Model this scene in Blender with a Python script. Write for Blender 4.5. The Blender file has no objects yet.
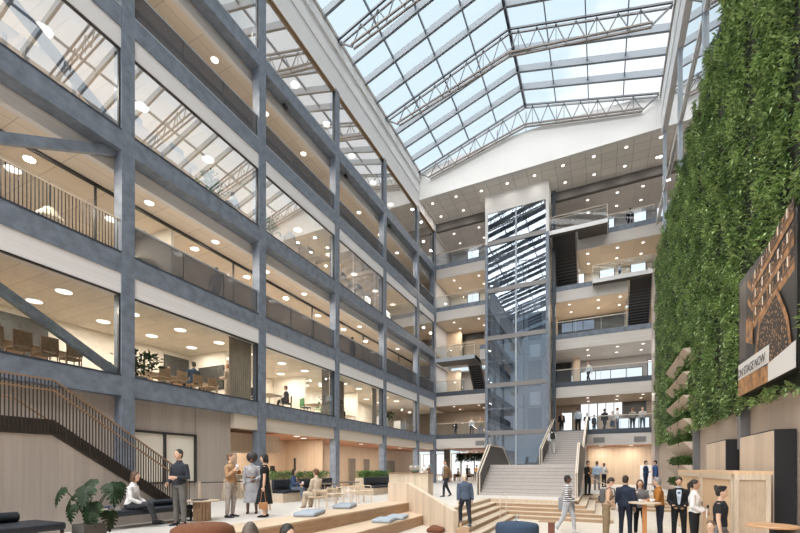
import bpy, bmesh, math, random
import numpy as np
from mathutils import Vector, Matrix
random.seed(7)
RNG = np.random.default_rng(7)
SC = bpy.context.scene
COL = SC.collection
PI = math.pi

# ------------------------------------------------------------------ camera, world, sun, exposure
CAM_H = 1.35
THETA = math.radians(25.54)
FPX = 420.6
HOR = 468.5
cs, sn = math.cos(THETA), math.sin(THETA)
cd = bpy.data.cameras.new('camera')
cam = bpy.data.objects.new('camera', cd)
COL.objects.link(cam)
cam.location = (0, 0, CAM_H)
cam.rotation_euler = (PI / 2, 0, THETA)
cd.sensor_width = 36
cd.lens = 36 * FPX / 800
cd.shift_y = (HOR - 266.5) / 800
cd.clip_end = 500
SC.camera = cam

world = bpy.data.worlds.new('sky')
SC.world = world
world.use_nodes = True
wn, wl = world.node_tree.nodes, world.node_tree.links
wn.clear()
tc = wn.new('ShaderNodeTexCoord')
mp = wn.new('ShaderNodeMapping'); mp.inputs['Scale'].default_value = (1.0, 1.0, 1.7)
mp.inputs['Location'].default_value = (0.30, 0.1, 0.0)
nz = wn.new('ShaderNodeTexNoise'); nz.inputs['Scale'].default_value = 3.1; nz.inputs['Detail'].default_value = 9; nz.inputs['Roughness'].default_value = 0.55
sepw = wn.new('ShaderNodeSeparateXYZ')
addx = wn.new('ShaderNodeMath'); addx.operation = 'MULTIPLY_ADD'; addx.inputs[1].default_value = 0.30
rp = wn.new('ShaderNodeValToRGB')
rp.color_ramp.elements[0].position = 0.50; rp.color_ramp.elements[0].color = (0.66, 0.79, 0.87, 1)
rp.color_ramp.elements[1].position = 0.60; rp.color_ramp.elements[1].color = (0.92, 0.95, 0.98, 1)
bgn = wn.new('ShaderNodeBackground'); bgn.inputs['Strength'].default_value = 1.0
wo = wn.new('ShaderNodeOutputWorld')
wl.new(tc.outputs['Generated'], mp.inputs['Vector']); wl.new(mp.outputs['Vector'], nz.inputs['Vector'])
wl.new(tc.outputs['Generated'], sepw.inputs[0])
wl.new(sepw.outputs['X'], addx.inputs[0]); wl.new(nz.outputs['Fac'], addx.inputs[2])
wl.new(addx.outputs[0], rp.inputs['Fac']); wl.new(rp.outputs['Color'], bgn.inputs['Color'])
wl.new(bgn.outputs[0], wo.inputs['Surface'])

sd = bpy.data.lights.new('sun', 'SUN'); sd.energy = 7.6; sd.angle = math.radians(80); sd.color = (1.0, 0.97, 0.93)
sun = bpy.data.objects.new('sun', sd); COL.objects.link(sun)
sun.rotation_euler = Vector((0.08, 0.50, -0.86)).to_track_quat('-Z', 'Y').to_euler()

SC.view_settings.view_transform = 'Standard'
SC.view_settings.look = 'None'
SC.view_settings.exposure = 0.25
SC.view_settings.gamma = 1.0
SC.view_settings.use_curve_mapping = False
SC.cycles.use_denoising = True
SC.cycles.max_bounces = 8
SC.cycles.diffuse_bounces = 5
SC.cycles.glossy_bounces = 4
SC.cycles.transparent_max_bounces = 32
SC.cycles.sample_clamp_indirect = 4.0
SC.cycles.caustics_reflective = False
SC.cycles.caustics_refractive = False


def area_lamp(name, loc, sx, sy, watts, color=(1.0, 0.86, 0.68)):
    d = bpy.data.lights.new(name, 'AREA'); d.shape = 'RECTANGLE'; d.size = sx; d.size_y = sy; d.energy = watts; d.color = color
    o = bpy.data.objects.new(name, d); COL.objects.link(o); o.location = loc
    return o


# ------------------------------------------------------------------ where a picture point lies in the hall
def at(px, py, z=0.0):
    """The point at height z that the camera sees at (px, py)."""
    d = (CAM_H - z) * FPX / (py - HOR)
    u = (px - 400) / FPX
    return Vector((d * (u * cs - sn), d * (u * sn + cs), z))


def atd(px, d, z=0.0):
    u = (px - 400) / FPX
    return Vector((d * (u * cs - sn), d * (u * sn + cs), z))


def heading(r, f):
    """Turn about z for a figure facing r to the camera's side and f away from it."""
    x, y = r * cs - f * sn, r * sn + f * cs
    return math.atan2(y, x) - PI / 2


def hv(px, r, f):
    """As heading, but to the side and away as seen along the sight line through px."""
    a = math.atan((px - 400) / FPX)
    return heading(r * math.cos(a) + f * math.sin(a), -r * math.sin(a) + f * math.cos(a))


# ------------------------------------------------------------------ materials
MATS = {}


def mat(name, color, rough=0.6, metal=0.0, var=0.0, scale=6.0, stretch=(1, 1, 1), spec=0.5, emit=None, bump=0.0):
    if name in MATS:
        return MATS[name]
    m = bpy.data.materials.new(name); m.use_nodes = True
    nt = m.node_tree; b = nt.nodes['Principled BSDF']
    b.inputs['Base Color'].default_value = (*color, 1); b.inputs['Roughness'].default_value = rough
    b.inputs['Metallic'].default_value = metal; b.inputs['Specular IOR Level'].default_value = spec
    if emit:
        b.inputs['Emission Color'].default_value = (*emit[0], 1); b.inputs['Emission Strength'].default_value = emit[1]
    if var or bump:
        t = nt.nodes.new('ShaderNodeTexCoord'); g = nt.nodes.new('ShaderNodeMapping'); g.inputs['Scale'].default_value = stretch
        n = nt.nodes.new('ShaderNodeTexNoise'); n.inputs['Scale'].default_value = scale; n.inputs['Detail'].default_value = 6
        nt.links.new(t.outputs['Object'], g.inputs[0]); nt.links.new(g.outputs[0], n.inputs[0])
        if var:
            r = nt.nodes.new('ShaderNodeValToRGB'); r.color_ramp.elements[0].position = 0.3; r.color_ramp.elements[1].position = 0.7
            r.color_ramp.elements[0].color = (*[max(0, c * (1 - var)) for c in color], 1)
            r.color_ramp.elements[1].color = (*[min(1, c * (1 + var)) for c in color], 1)
            nt.links.new(n.outputs[0], r.inputs[0]); nt.links.new(r.outputs[0], b.inputs['Base Color'])
        if bump:
            bp = nt.nodes.new('ShaderNodeBump'); bp.inputs['Strength'].default_value = bump
            nt.links.new(n.outputs[0], bp.inputs['Height']); nt.links.new(bp.outputs[0], b.inputs['Normal'])
    MATS[name] = m
    return m


def mnode(nt, op, a, b=None, c=None):
    n = nt.nodes.new('ShaderNodeMath'); n.operation = op
    for i, v in enumerate((a, b, c)):
        if v is None: continue
        if isinstance(v, (int, float)): n.inputs[i].default_value = v
        else: nt.links.new(v, n.inputs[i])
    return n.outputs[0]


def planks(name, color, width=0.14, grain='z', across='xy', seam=0.72, var=0.12, rough=0.55, seamw=0.04, tone=0.10):
    """Boards: a tone of its own for each board, grain along them, thin dark seams."""
    if name in MATS: return MATS[name]
    m = bpy.data.materials.new(name); m.use_nodes = True
    nt = m.node_tree; b = nt.nodes['Principled BSDF']; b.inputs['Roughness'].default_value = rough
    t = nt.nodes.new('ShaderNodeTexCoord'); g = nt.nodes.new('ShaderNodeMapping')
    g.inputs['Scale'].default_value = {'z': (9, 9, .5), 'y': (9, .5, 9), 'x': (.5, 9, 9)}[grain]
    n = nt.nodes.new('ShaderNodeTexNoise'); n.inputs['Scale'].default_value = 1.6; n.inputs['Detail'].default_value = 7
    nt.links.new(t.outputs['Object'], g.inputs[0]); nt.links.new(g.outputs[0], n.inputs[0])
    s = nt.nodes.new('ShaderNodeSeparateXYZ'); nt.links.new(t.outputs['Object'], s.inputs[0])
    if across == 'xy': q = mnode(nt, 'ADD', s.outputs[0], s.outputs[1])
    else: q = s.outputs['xyz'.index(across)]
    q = mnode(nt, 'DIVIDE', q, width)
    fr = mnode(nt, 'FRACT', mnode(nt, 'ADD', q, 1000.0)); fl = mnode(nt, 'FLOOR', q)
    w = nt.nodes.new('ShaderNodeTexWhiteNoise'); w.noise_dimensions = '1D'; nt.links.new(fl, w.inputs['W'])
    k = mnode(nt, 'MULTIPLY_ADD', n.outputs[0], 2 * var, 1 - var)
    k = mnode(nt, 'MULTIPLY', k, mnode(nt, 'MULTIPLY_ADD', w.outputs['Value'], 2 * tone, 1 - tone))
    sm = mnode(nt, 'LESS_THAN', fr, seamw)
    k = mnode(nt, 'MULTIPLY', k, mnode(nt, 'MULTIPLY_ADD', sm, seam - 1, 1.0))
    v = nt.nodes.new('ShaderNodeVectorMath'); v.operation = 'SCALE'; v.inputs[0].default_value = color
    nt.links.new(k, v.inputs['Scale']); nt.links.new(v.outputs[0], b.inputs['Base Color'])
    MATS[name] = m
    return m


def tiles(name, color, sx=1.2, sy=1.2, line=0.6, lw=0.02, rough=0.8, var=0.05, axes='xy'):
    if name in MATS: return MATS[name]
    m = bpy.data.materials.new(name); m.use_nodes = True
    nt = m.node_tree; b = nt.nodes['Principled BSDF']; b.inputs['Roughness'].default_value = rough; b.inputs['Specular IOR Level'].default_value = 0.25
    t = nt.nodes.new('ShaderNodeTexCoord'); s = nt.nodes.new('ShaderNodeSeparateXYZ'); nt.links.new(t.outputs['Object'], s.inputs[0])
    a = mnode(nt, 'DIVIDE', s.outputs['xyz'.index(axes[0])], sx); c = mnode(nt, 'DIVIDE', s.outputs['xyz'.index(axes[1])], sy)
    fa = mnode(nt, 'LESS_THAN', mnode(nt, 'FRACT', mnode(nt, 'ADD', a, 1000.0)), lw / sx)
    fc = mnode(nt, 'LESS_THAN', mnode(nt, 'FRACT', mnode(nt, 'ADD', c, 1000.0)), lw / sy)
    ln = mnode(nt, 'MAXIMUM', fa, fc)
    w = nt.nodes.new('ShaderNodeTexWhiteNoise'); w.noise_dimensions = '2D'
    cb = nt.nodes.new('ShaderNodeCombineXYZ'); nt.links.new(mnode(nt, 'FLOOR', a), cb.inputs[0]); nt.links.new(mnode(nt, 'FLOOR', c), cb.inputs[1])
    nt.links.new(cb.outputs[0], w.inputs['Vector'])
    k = mnode(nt, 'MULTIPLY', mnode(nt, 'MULTIPLY_ADD', w.outputs['Value'], 2 * var, 1 - var), mnode(nt, 'MULTIPLY_ADD', ln, line - 1, 1.0))
    v = nt.nodes.new('ShaderNodeVectorMath'); v.operation = 'SCALE'; v.inputs[0].default_value = color
    nt.links.new(k, v.inputs['Scale']); nt.links.new(v.outputs[0], b.inputs['Base Color'])
    MATS[name] = m
    return m


def glass(name, refl=0.1, fres=1.0, tint=(1, 1, 1), rough=0.0, gl=(1, 1, 1)):
    if name in MATS: return MATS[name]
    m = bpy.data.materials.new(name); m.use_nodes = True
    nt = m.node_tree; nt.nodes.clear()
    out = nt.nodes.new('ShaderNodeOutputMaterial'); mix = nt.nodes.new('ShaderNodeMixShader')
    tr = nt.nodes.new('ShaderNodeBsdfTransparent'); tr.inputs[0].default_value = (*tint, 1)
    g = nt.nodes.new('ShaderNodeBsdfGlossy'); g.inputs['Roughness'].default_value = rough; g.inputs['Color'].default_value = (*gl, 1)
    f = nt.nodes.new('ShaderNodeLayerWeight'); f.inputs[0].default_value = 0.5
    ge = nt.nodes.new('ShaderNodeNewGeometry')
    p5 = mnode(nt, 'MULTIPLY_ADD', mnode(nt, 'POWER', f.outputs['Facing'], 5.0), 0.92, 0.08)
    k = mnode(nt, 'MINIMUM', mnode(nt, 'MULTIPLY_ADD', p5, fres, refl), 0.95)
    k = mnode(nt, 'MULTIPLY', k, mnode(nt, 'SUBTRACT', 1.0, ge.outputs['Backfacing']))
    nt.links.new(k, mix.inputs[0]); nt.links.new(tr.outputs[0], mix.inputs[1]); nt.links.new(g.outputs[0], mix.inputs[2])
    nt.links.new(mix.outputs[0], out.inputs[0])
    MATS[name] = m
    return m


def glow(name, color, strength):
    if name in MATS: return MATS[name]
    m = bpy.data.materials.new(name); m.use_nodes = True
    nt = m.node_tree; nt.nodes.clear()
    out = nt.nodes.new('ShaderNodeOutputMaterial'); e = nt.nodes.new('ShaderNodeEmission')
    e.inputs[0].default_value = (*color, 1); e.inputs[1].default_value = strength
    nt.links.new(e.outputs[0], out.inputs[0]); MATS[name] = m
    return m


STEEL = mat('blue_steel', (0.162, 0.193, 0.245), 0.5, 0.0, 0.25, 3.2, (1, 1, 1))
STEEL_LT = mat('pale_steel', (0.36, 0.41, 0.47), 0.4, 0.0)
TRUSS = mat('truss_steel', (0.17, 0.18, 0.195), 0.5)
RAFTER = mat('rafter_aluminium', (0.20, 0.225, 0.255), 0.7)
DARKLINE = mat('dark_profile', (0.035, 0.045, 0.065), 0.4)
WHITE = mat('white_paint', (0.74, 0.74, 0.75), 0.6)
FASCIA = planks('white_stained_boards', (0.74, 0.73, 0.74), 0.165, 'y', 'z', 0.86, 0.05, 0.6, 0.06, 0.03)
FASCIA_X = planks('white_stained_boards_across', (0.64, 0.60, 0.57), 0.165, 'x', 'z', 0.86, 0.06, 0.6, 0.06, 0.03)
WOODWALL = planks('pale_grey_wood_wall', (0.40, 0.35, 0.315), 0.30, 'z', 'xy', 0.80, 0.16, 0.6, 0.02, 0.06)
WOOD = planks('honey_wood_slats', (0.60, 0.46, 0.33), 0.11, 'z', 'xy', 0.70, 0.12, 0.55, 0.08, 0.05)
OAK = mat('light_oak', (0.58, 0.475, 0.365), 0.5, 0, 0.12, 3, (7, 7, 1))
OAKX = mat('light_oak_long', (0.58, 0.45, 0.33), 0.5, 0, 0.14, 3, (7, .6, 7))
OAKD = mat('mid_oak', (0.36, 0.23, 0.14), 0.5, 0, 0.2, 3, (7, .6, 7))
OAKF = mat('oak_front_boards', (0.55, 0.40, 0.28), 0.55, 0, 0.16, 2, (1, 6, 6))
CEDAR = planks('cedar_ceiling_boards', (0.48, 0.24, 0.14), 0.12, 'y', 'x', 0.6, 0.15)
FLOORM = mat('pale_terrazzo', (0.62, 0.59, 0.56), 0.45, 0, 0.06, 5)
PITM = mat('pale_timber_floor', (0.60, 0.54, 0.47), 0.5, 0, 0.08, 4)
STONE = mat('grey_stone_steps', (0.50, 0.46, 0.44), 0.7, 0, 0.06, 8)
CEIL_L = tiles('cream_ceiling_tiles', (0.78, 0.73, 0.65), 1.2, 0.6, 0.72, 0.02)
CEIL_B = tiles('tan_ceiling_panels', (0.78, 0.70, 0.61), 1.9, 1.52, 0.6, 0.02)
SOFFIT = tiles('grey_brown_soffit_tiles', (0.80, 0.77, 0.74), 1.05, 0.9, 0.55, 0.03)
CEIL_G = tiles('tan_gallery_ceiling', (0.78, 0.68, 0.56), 1.2, 3, 0.8, 0.02)
CEIL_GREY = tiles('grey_gallery_ceiling', (0.66, 0.64, 0.63), 1.2, 1.2, 0.8, 0.02)
CREAM = mat('cream_plaster', (0.74, 0.69, 0.61), 0.8)
GREYW = mat('grey_plaster', (0.46, 0.45, 0.45), 0.8)
DARKP = mat('dark_panel', (0.035, 0.033, 0.032), 0.5)
CARPET = mat('brown_carpet', (0.46, 0.40, 0.34), 0.9, 0, 0.12, 20)
DIM = glow('painted_reflection_glow', (.75, .85, 1.0), .30)  # faint glow stands in for reflections in the dark gallery glass
BLACK = mat('black_metal', (0.012, 0.012, 0.014), 0.45)
BLACKT = mat('black_textile', (0.018, 0.018, 0.02), 0.85, 0, 0.2, 30)
GLASS_S = glass('shopfront_glass', 0.05, 0.9, (0.97, 0.97, 0.96))
GLASS_R = glass('coated_reflecting_glass', 0.40, 0.9, (0.96, 0.96, 0.96))
GLASS_T = glass('balustrade_glass', 0.0, 0.35, (0.90, 0.94, 0.97))
GLASS_L = glass('lift_shaft_glass', 0.14, 0.9, (0.75, 0.78, 0.82), 0.0, (.66, .74, .84))
GLASS_SKY = glass('skylight_glass', 0.0, 0.25, (0.96, 0.985, 1.0))
def meshmat(name, open_, color):
    m = bpy.data.materials.new(name); m.use_nodes = True
    nt = m.node_tree; nt.nodes.clear()
    out = nt.nodes.new('ShaderNodeOutputMaterial'); mix = nt.nodes.new('ShaderNodeMixShader'); mix.inputs[0].default_value = 1 - open_
    tr = nt.nodes.new('ShaderNodeBsdfTransparent'); df = nt.nodes.new('ShaderNodeBsdfDiffuse'); df.inputs[0].default_value = (*color, 1)
    nt.links.new(tr.outputs[0], mix.inputs[1]); nt.links.new(df.outputs[0], mix.inputs[2]); nt.links.new(mix.outputs[0], out.inputs[0])
    return m
MESHG = meshmat('fine_dark_mesh', .36, (.13, .135, .15))
LAMP = glow('lamp_diffuser', (1.0, 0.93, 0.82), 2.0)
DAY = glow('daylit_window_pane', (0.93, 0.97, 1.0), 1.0)
TRIMD = mat('dark_window_frame', (0.03, 0.03, 0.032), 0.4)
RAILW = mat('pale_wood_rail', (0.66, 0.58, 0.49), 0.5)
RAILB = mat('brown_rail', (0.28, 0.18, 0.11), 0.5)


# ------------------------------------------------------------------ mesh collecting
class MB:
    def __init__(s): s.v, s.f = [], []

    def add(s, v, f):
        n = len(s.v); s.v += [tuple(p) for p in v]; s.f += [tuple(i + n for i in q) for q in f]; return s

    def box(s, x0, x1, y0, y1, z0, z1):
        if x0 > x1: x0, x1 = x1, x0
        if y0 > y1: y0, y1 = y1, y0
        if z0 > z1: z0, z1 = z1, z0
        return s.add([(x0, y0, z0), (x1, y0, z0), (x1, y1, z0), (x0, y1, z0), (x0, y0, z1), (x1, y0, z1), (x1, y1, z1), (x0, y1, z1)],
                     [(3, 2, 1, 0), (4, 5, 6, 7), (0, 1, 5, 4), (1, 2, 6, 5), (2, 3, 7, 6), (3, 0, 4, 7)])

    def rbox(s, x0, x1, y0, y1, z0, z1, r=0.02, n=2):
        bm = bmesh.new(); bmesh.ops.create_cube(bm, size=1)
        bmesh.ops.scale(bm, vec=(x1 - x0, y1 - y0, z1 - z0), verts=bm.verts)
        bmesh.ops.translate(bm, vec=((x0 + x1) / 2, (y0 + y1) / 2, (z0 + z1) / 2), verts=bm.verts)
        bmesh.ops.bevel(bm, geom=bm.edges[:] + bm.verts[:], offset=r, segments=n, affect='EDGES', profile=0.5)
        bm.verts.index_update()
        s.add([v.co for v in bm.verts], [[v.index for v in f.verts] for f in bm.faces]); bm.free(); return s

    def bar(s, p, q, w, h, up=(0, 0, 1)):
        p, q = Vector(p), Vector(q); d = (q - p).normalized(); u = Vector(up)
        if abs(d.dot(u)) > .98: u = Vector((0, 1, 0))
        a = d.cross(u).normalized() * (w / 2); b = a.cross(d).normalized() * (h / 2)
        v = [p - a - b, p + a - b, p + a + b, p - a + b, q - a - b, q + a - b, q + a + b, q - a + b]
        return s.add(v, [(0, 1, 2, 3), (7, 6, 5, 4), (4, 5, 1, 0), (5, 6, 2, 1), (6, 7, 3, 2), (7, 4, 0, 3)])

    def tube(s, pts, r, n=8):
        """Tube through pts; r one radius or one per point (a pair for an ellipse)."""
        pts = [Vector(p) for p in pts]
        if not isinstance(r, (list, tuple)): r = [r] * len(pts)
        v, f = [], []
        ref = None
        for i, p in enumerate(pts):
            d = (pts[min(i + 1, len(pts) - 1)] - pts[max(i - 1, 0)])
            d = d.normalized() if d.length > 1e-9 else Vector((0, 0, 1))
            if ref is None:
                ref = d.cross(Vector((0, 0, 1)) if abs(d.z) < .9 else Vector((0, 1, 0))).normalized()
            a = (ref - d * ref.dot(d)).normalized(); b = d.cross(a); ref = a
            ra, rb = r[i] if isinstance(r[i], (list, tuple)) else (r[i], r[i])
            for k in range(n):
                t = 2 * PI * k / n
                v.append(p + a * (ra * math.cos(t)) + b * (rb * math.sin(t)))
        for i in range(len(pts) - 1):
            for k in range(n):
                f.append((i * n + k, i * n + (k + 1) % n, (i + 1) * n + (k + 1) % n, (i + 1) * n + k))
        f.append(tuple(range(n - 1, -1, -1))); f.append(tuple((len(pts) - 1) * n + k for k in range(n)))
        return s.add(v, f)

    def lathe(s, prof, n=20, c=(0, 0, 0)):
        """prof: (radius, z) from bottom to top, closed by caps."""
        v, f = [], []
        for r, z in prof:
            for k in range(n):
                t = 2 * PI * k / n; v.append((c[0] + r * math.cos(t), c[1] + r * math.sin(t), c[2] + z))
        for i in range(len(prof) - 1):
            for k in range(n):
                f.append((i * n + k, i * n + (k + 1) % n, (i + 1) * n + (k + 1) % n, (i + 1) * n + k))
        f.append(tuple(range(n - 1, -1, -1))); f.append(tuple((len(prof) - 1) * n + k for k in range(n)))
        return s.add(v, f)

    def ell(s, c, r, n=12, m=8, M=None):
        c = Vector(c); v, f = [], []
        pts = [(0, 0, -1)]
        for j in range(1, m):
            a = -PI / 2 + PI * j / m
            for k in range(n):
                t = 2 * PI * k / n; pts.append((math.cos(a) * math.cos(t), math.cos(a) * math.sin(t), math.sin(a)))
        pts.append((0, 0, 1))
        for p in pts:
            q = Vector((p[0] * r[0], p[1] * r[1], p[2] * r[2]))
            if M is not None: q = M @ q
            v.append(c + q)
        for k in range(n): f.append((0, 1 + (k + 1) % n, 1 + k))
        for j in range(m - 2):
            for k in range(n):
                f.append((1 + j * n + k, 1 + j * n + (k + 1) % n, 1 + (j + 1) * n + (k + 1) % n, 1 + (j + 1) * n + k))
        t = len(pts) - 1
        for k in range(n): f.append((t, 1 + (m - 2) * n + k, 1 + (m - 2) * n + (k + 1) % n))
        return s.add(v, f)

    def prism(s, poly, axis, a, b):
        """poly: 2-D points in the other two axes (in xyz order), extruded along axis from a to b."""
        def P(u, w, t):
            return {'x': (t, u, w), 'y': (u, t, w), 'z': (u, w, t)}[axis]
        n = len(poly)
        v = [P(u, w, a) for u, w in poly] + [P(u, w, b) for u, w in poly]
        f = [tuple(range(n - 1, -1, -1)), tuple(range(n, 2 * n))] + [(i, (i + 1) % n, n + (i + 1) % n, n + i) for i in range(n)]
        return s.add(v, f)

    def build(s, name, m, parent=None, smooth=False, loc=None, rotz=0.0):
        me = bpy.data.meshes.new(name); me.from_pydata([tuple(p) for p in s.v], [], s.f)
        if len(s.v) < 60000:
            bm = bmesh.new(); bm.from_mesh(me); bmesh.ops.recalc_face_normals(bm, faces=bm.faces); bm.to_mesh(me); bm.free()
        if smooth:
            me.polygons.foreach_set('use_smooth', [True] * len(me.polygons))
        if m is not None: me.materials.append(m)
        o = bpy.data.objects.new(name, me); COL.objects.link(o)
        if parent is not None: o.parent = parent
        if loc is not None: o.location = loc
        if rotz: o.rotation_euler = (0, 0, rotz)
        return o


def B(x0, x1, y0, y1, z0, z1): return MB().box(x0, x1, y0, y1, z0, z1)


def tag(o, label, cat=None, group=None, kind=None):
    o['label'] = label
    if cat: o['category'] = cat
    if group: o['group'] = group
    if kind: o['kind'] = kind
    return o


def thing(name, label, cat, loc=(0, 0, 0), rotz=0.0, group=None):
    o = bpy.data.objects.new(name, None); COL.objects.link(o); o.empty_display_size = .2
    o.location = loc; o.rotation_euler = (0, 0, rotz)
    return tag(o, label, cat, group)


def struct(name, mb, m, label, cat='structure'):
    return tag(mb.build(name, m), label, cat, None, 'structure')


def copy_tree(o, parent=None):
    c = o.copy(); COL.objects.link(c)
    if parent is not None: c.parent = parent
    for ch in list(o.children): copy_tree(ch, c)
    return c


def dup(o, loc, rotz=0.0, label=None, group=None):
    c = copy_tree(o); c.location = loc; c.rotation_euler = (0, 0, rotz)
    if label: c['label'] = label
    if group: c['group'] = group
    return c
# ------------------------------------------------------------------ the hall: floors and steps
XL, XR = -14.07, 3.75
L = [0.0] + [4.38 + 4 * k for k in range(5)]          # L[1..5]: tops of the edge beams
YC = [2.55, 8.65, 14.75, 20.85, 26.95, 33.05]
PIT = -0.70
YB = 37.4                                              # front of the galleries across the end
ORD = ['first', 'second', 'third', 'fourth', 'fifth', 'sixth']
ST = ['ground', 'first', 'second', 'third', 'fourth', 'fifth']

fl = MB()
fl.box(-26, -6.95, -14, 15.5, -.9, 0)
fl.prism([(-6.95, 15.45), (-4.5, 13.0), (-4.5, 15.5), (-6.95, 15.5)], 'z', -.9, 0)
fl.box(-26, -4.5, 15.5, 18.8, -.9, 0)
fl.box(-26, -.88, 18.8, 24.5, -.9, 0)
fl.box(-26, 12, 24.5, 56, -.9, 0)
struct('floor', fl, FLOORM, 'pale terrazzo floor of the hall', 'floor')
struct('floor_pit', B(-6.9, 6, -14, 24.4, -1.0, PIT), PITM, 'pale timber floor of the sunken lower area', 'floor')

t = thing('wooden_steps', 'wide pale wooden steps wrapping the sunken area below the grey staircase', 'steps')
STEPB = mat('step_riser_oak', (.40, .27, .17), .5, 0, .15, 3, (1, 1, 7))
for k in range(1, 5):
    z = -.14 * k; e = .32 * k
    q = .004 * k
    yd = max(15.5 - (-4.5 + e + 7.0) + .13, 11.9)
    r = [ (-6.9, -.88 + e, 18.8 - e, 18.8), (-.88, -.88 + e, 18.8, 24.5), (-.88 + e, 3.2 + q, 24.5 - e, 24.5)]
    m, w = MB(), MB()
    lp = [(-6.9, 15.56), (-3.94 if k > 1 else -4.5 + e, 12.6 if k > 1 else yd)] + ([(-3.94, yd - q)] if k > 1 else []) + [(-4.5 + e, yd - q), (-4.5 + e, 18.8 - e), (-6.9, 18.8 - e)]
    m.prism(lp, 'z', PIT - .05, z - .03)
    for a, b, c, d in r:
        m.box(a, b, c, d, PIT - .05, z - .03)
    for a, b, c, d in ((-4.85 + e if k > 1 else -4.5, -4.485 + e, yd + .36 - q if k < 4 else yd + .0, 18.785 - e), (-4.9 + e, -.865 + e, 18.785 - e, 19.15 - e), (-1.2 + e, -.865 + e, 19.15 - e, 24.485 - e), (-1.2 + e, 3.2 + q, 24.485 - e, 24.9 - e)):
        w.box(a, b, c, d, z - .03, z)
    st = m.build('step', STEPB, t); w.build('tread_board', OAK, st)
# timber edging of the upper floor above the steps
ed = MB()
ed.box(-4.9, -.865, 18.785, 19.1, -.14, .004); ed.box(-4.8, -4.49, 13.4, 18.785, -.14, .004)
ed.box(-1.3, -.865, 19.1, 21.0, -.14, .004); ed.box(-.88, -.865, 21.0, 24.485, -.14, .004); ed.box(-.88, 3.2, 24.485, 24.8, -.14, .004)
ed.build('top_edging', OAK, t)

t = thing('tiered_seating', 'stepped light timber seating platform with grey cushions beside the sunken area', 'tiered seating')
B(-8.0, -6.9, -14, 15.45, -.35, .012).build('tier', OAKX, t)
MB().prism([(-6.9, -14), (-5.85, -14), (-5.85, 14.3), (-6.9, 15.35)], 'z', PIT, -.35).build('tier', OAKX, t)
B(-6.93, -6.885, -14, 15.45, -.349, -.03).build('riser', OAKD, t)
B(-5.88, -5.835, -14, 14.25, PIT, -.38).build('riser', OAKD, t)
PANEL = planks('oak_side_boards', (0.62, 0.51, 0.40), 0.16, 'z', 'x', 0.8, 0.10)
pa, pb = Vector((-7.0, 15.45, 0)), Vector((-4.05, 12.5, 0)); pn = Vector((.06, .06, 0))
pv = [pa + Vector((0, 0, z)) for z in (PIT, .77)] + [pb + Vector((0, 0, z)) for z in (.03, PIT)]
MB().add([p - pn for p in pv] + [p + pn for p in pv], [(0, 1, 2, 3), (7, 6, 5, 4), (0, 4, 5, 1), (1, 5, 6, 2), (2, 6, 7, 3), (3, 7, 4, 0)]).build('side_panel', PANEL, t)
B(-7.9, -7.0, 15.40, 15.52, .013, .77).build('side_panel', PANEL, t)
t = thing('step_handrail', 'thin pale metal handrail frame on the wooden steps', 'handrail', (-3.42, 15.9, 0))
MB().tube([(0, 0, -.56), (0, 0, .35), (.0, 1.1, .35), (.0, 1.1, -.56)], .018).build('rail', RAILW, t)

# ------------------------------------------------------------------ left facade
for i, y in enumerate(YC):
    m = MB().box(XL - .40, XL + .02, y - .21, y + .21, -.02, 23.7)
    struct('column', m, STEEL, f'tall blue steel facade column, {ORD[i]} from the seating end of the long glazed facade', 'column')
struct('column', MB().box(XL - .45, XL + .02, 36.9, 37.35, -.02, 23.7), STEEL, 'blue steel corner column where the long facade meets the end galleries', 'column')
for k in range(1, 6):
    z = L[k]
    m = MB().box(XL - .5, XL, -10, 37.2, z - .66, z)
    struct('edge_beam', m, STEEL, f'long blue steel edge beam of the glazed facade at storey {ST[k]} above ground', 'beam')
    m = MB().box(XL - .06, XL + .012, -10, 36.9, z - .015, z + .035)
    struct('trim', m, DARKLINE if k in (1, 2, 3) else STEEL_LT, f'thin flashing strip on the {ST[k]}-storey edge beam of the long facade', 'trim')
    struct('floor_slab', B(-21, XL - .45, -10, 41, z - .40, z - .05), CARPET, f'brown carpeted floor slab of the {ST[k]} upper storey behind the facade', 'floor')
for k in (2, 4):
    struct('fascia', B(XL - .5, XL - .03, -10, 37.1, L[k] - 1.32, L[k] - .66), FASCIA, f'white board fascia under the {ST[k]}-storey edge beam', 'fascia')
for k in (3, 5):
    struct('fascia', B(XL - .75, XL - .55, -10, 37.1, L[k] - 1.10, L[k] - .5), FASCIA, f'recessed pale bulkhead above the {ST[k - 1]}-storey balcony', 'fascia')
struct('fascia', B(XL - .50, XL - .10, 13.2, 37.1, L[1] - 1.28, L[1] - .62), planks('warm_boards', (0.66, 0.58, 0.49), .14, 'y', 'z', .86, .06), 'pale timber fascia above the cafe front', 'fascia')
# ceilings of the rooms
for k, zc, mm in ((1, L[2] - 1.32, CEIL_L), (2, L[3] - 1.08, CEIL_B), (3, L[4] - 1.32, CEIL_L), (4, L[5] - 1.08, CEIL_B), (5, 23.5, CEIL_L)):
    x1 = XL - (.5 if k in (1, 3) else .56)
    if k == 5: x1 = XL - .05
    struct('ceiling', B(-21, x1, -10, 41, zc, zc + .05), mm, f'tiled ceiling of the {ST[k]} upper storey behind the facade', 'ceiling')
    struct('wall_back', B(-21.1, -20.9, -10, 41, L[k] - .1, zc) if k != 1 else B(-19.1, -18.9, -10, 41, L[k] - .1, zc), CREAM, f'cream rear wall of the {ST[k]} upper storey', 'wall')
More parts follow.
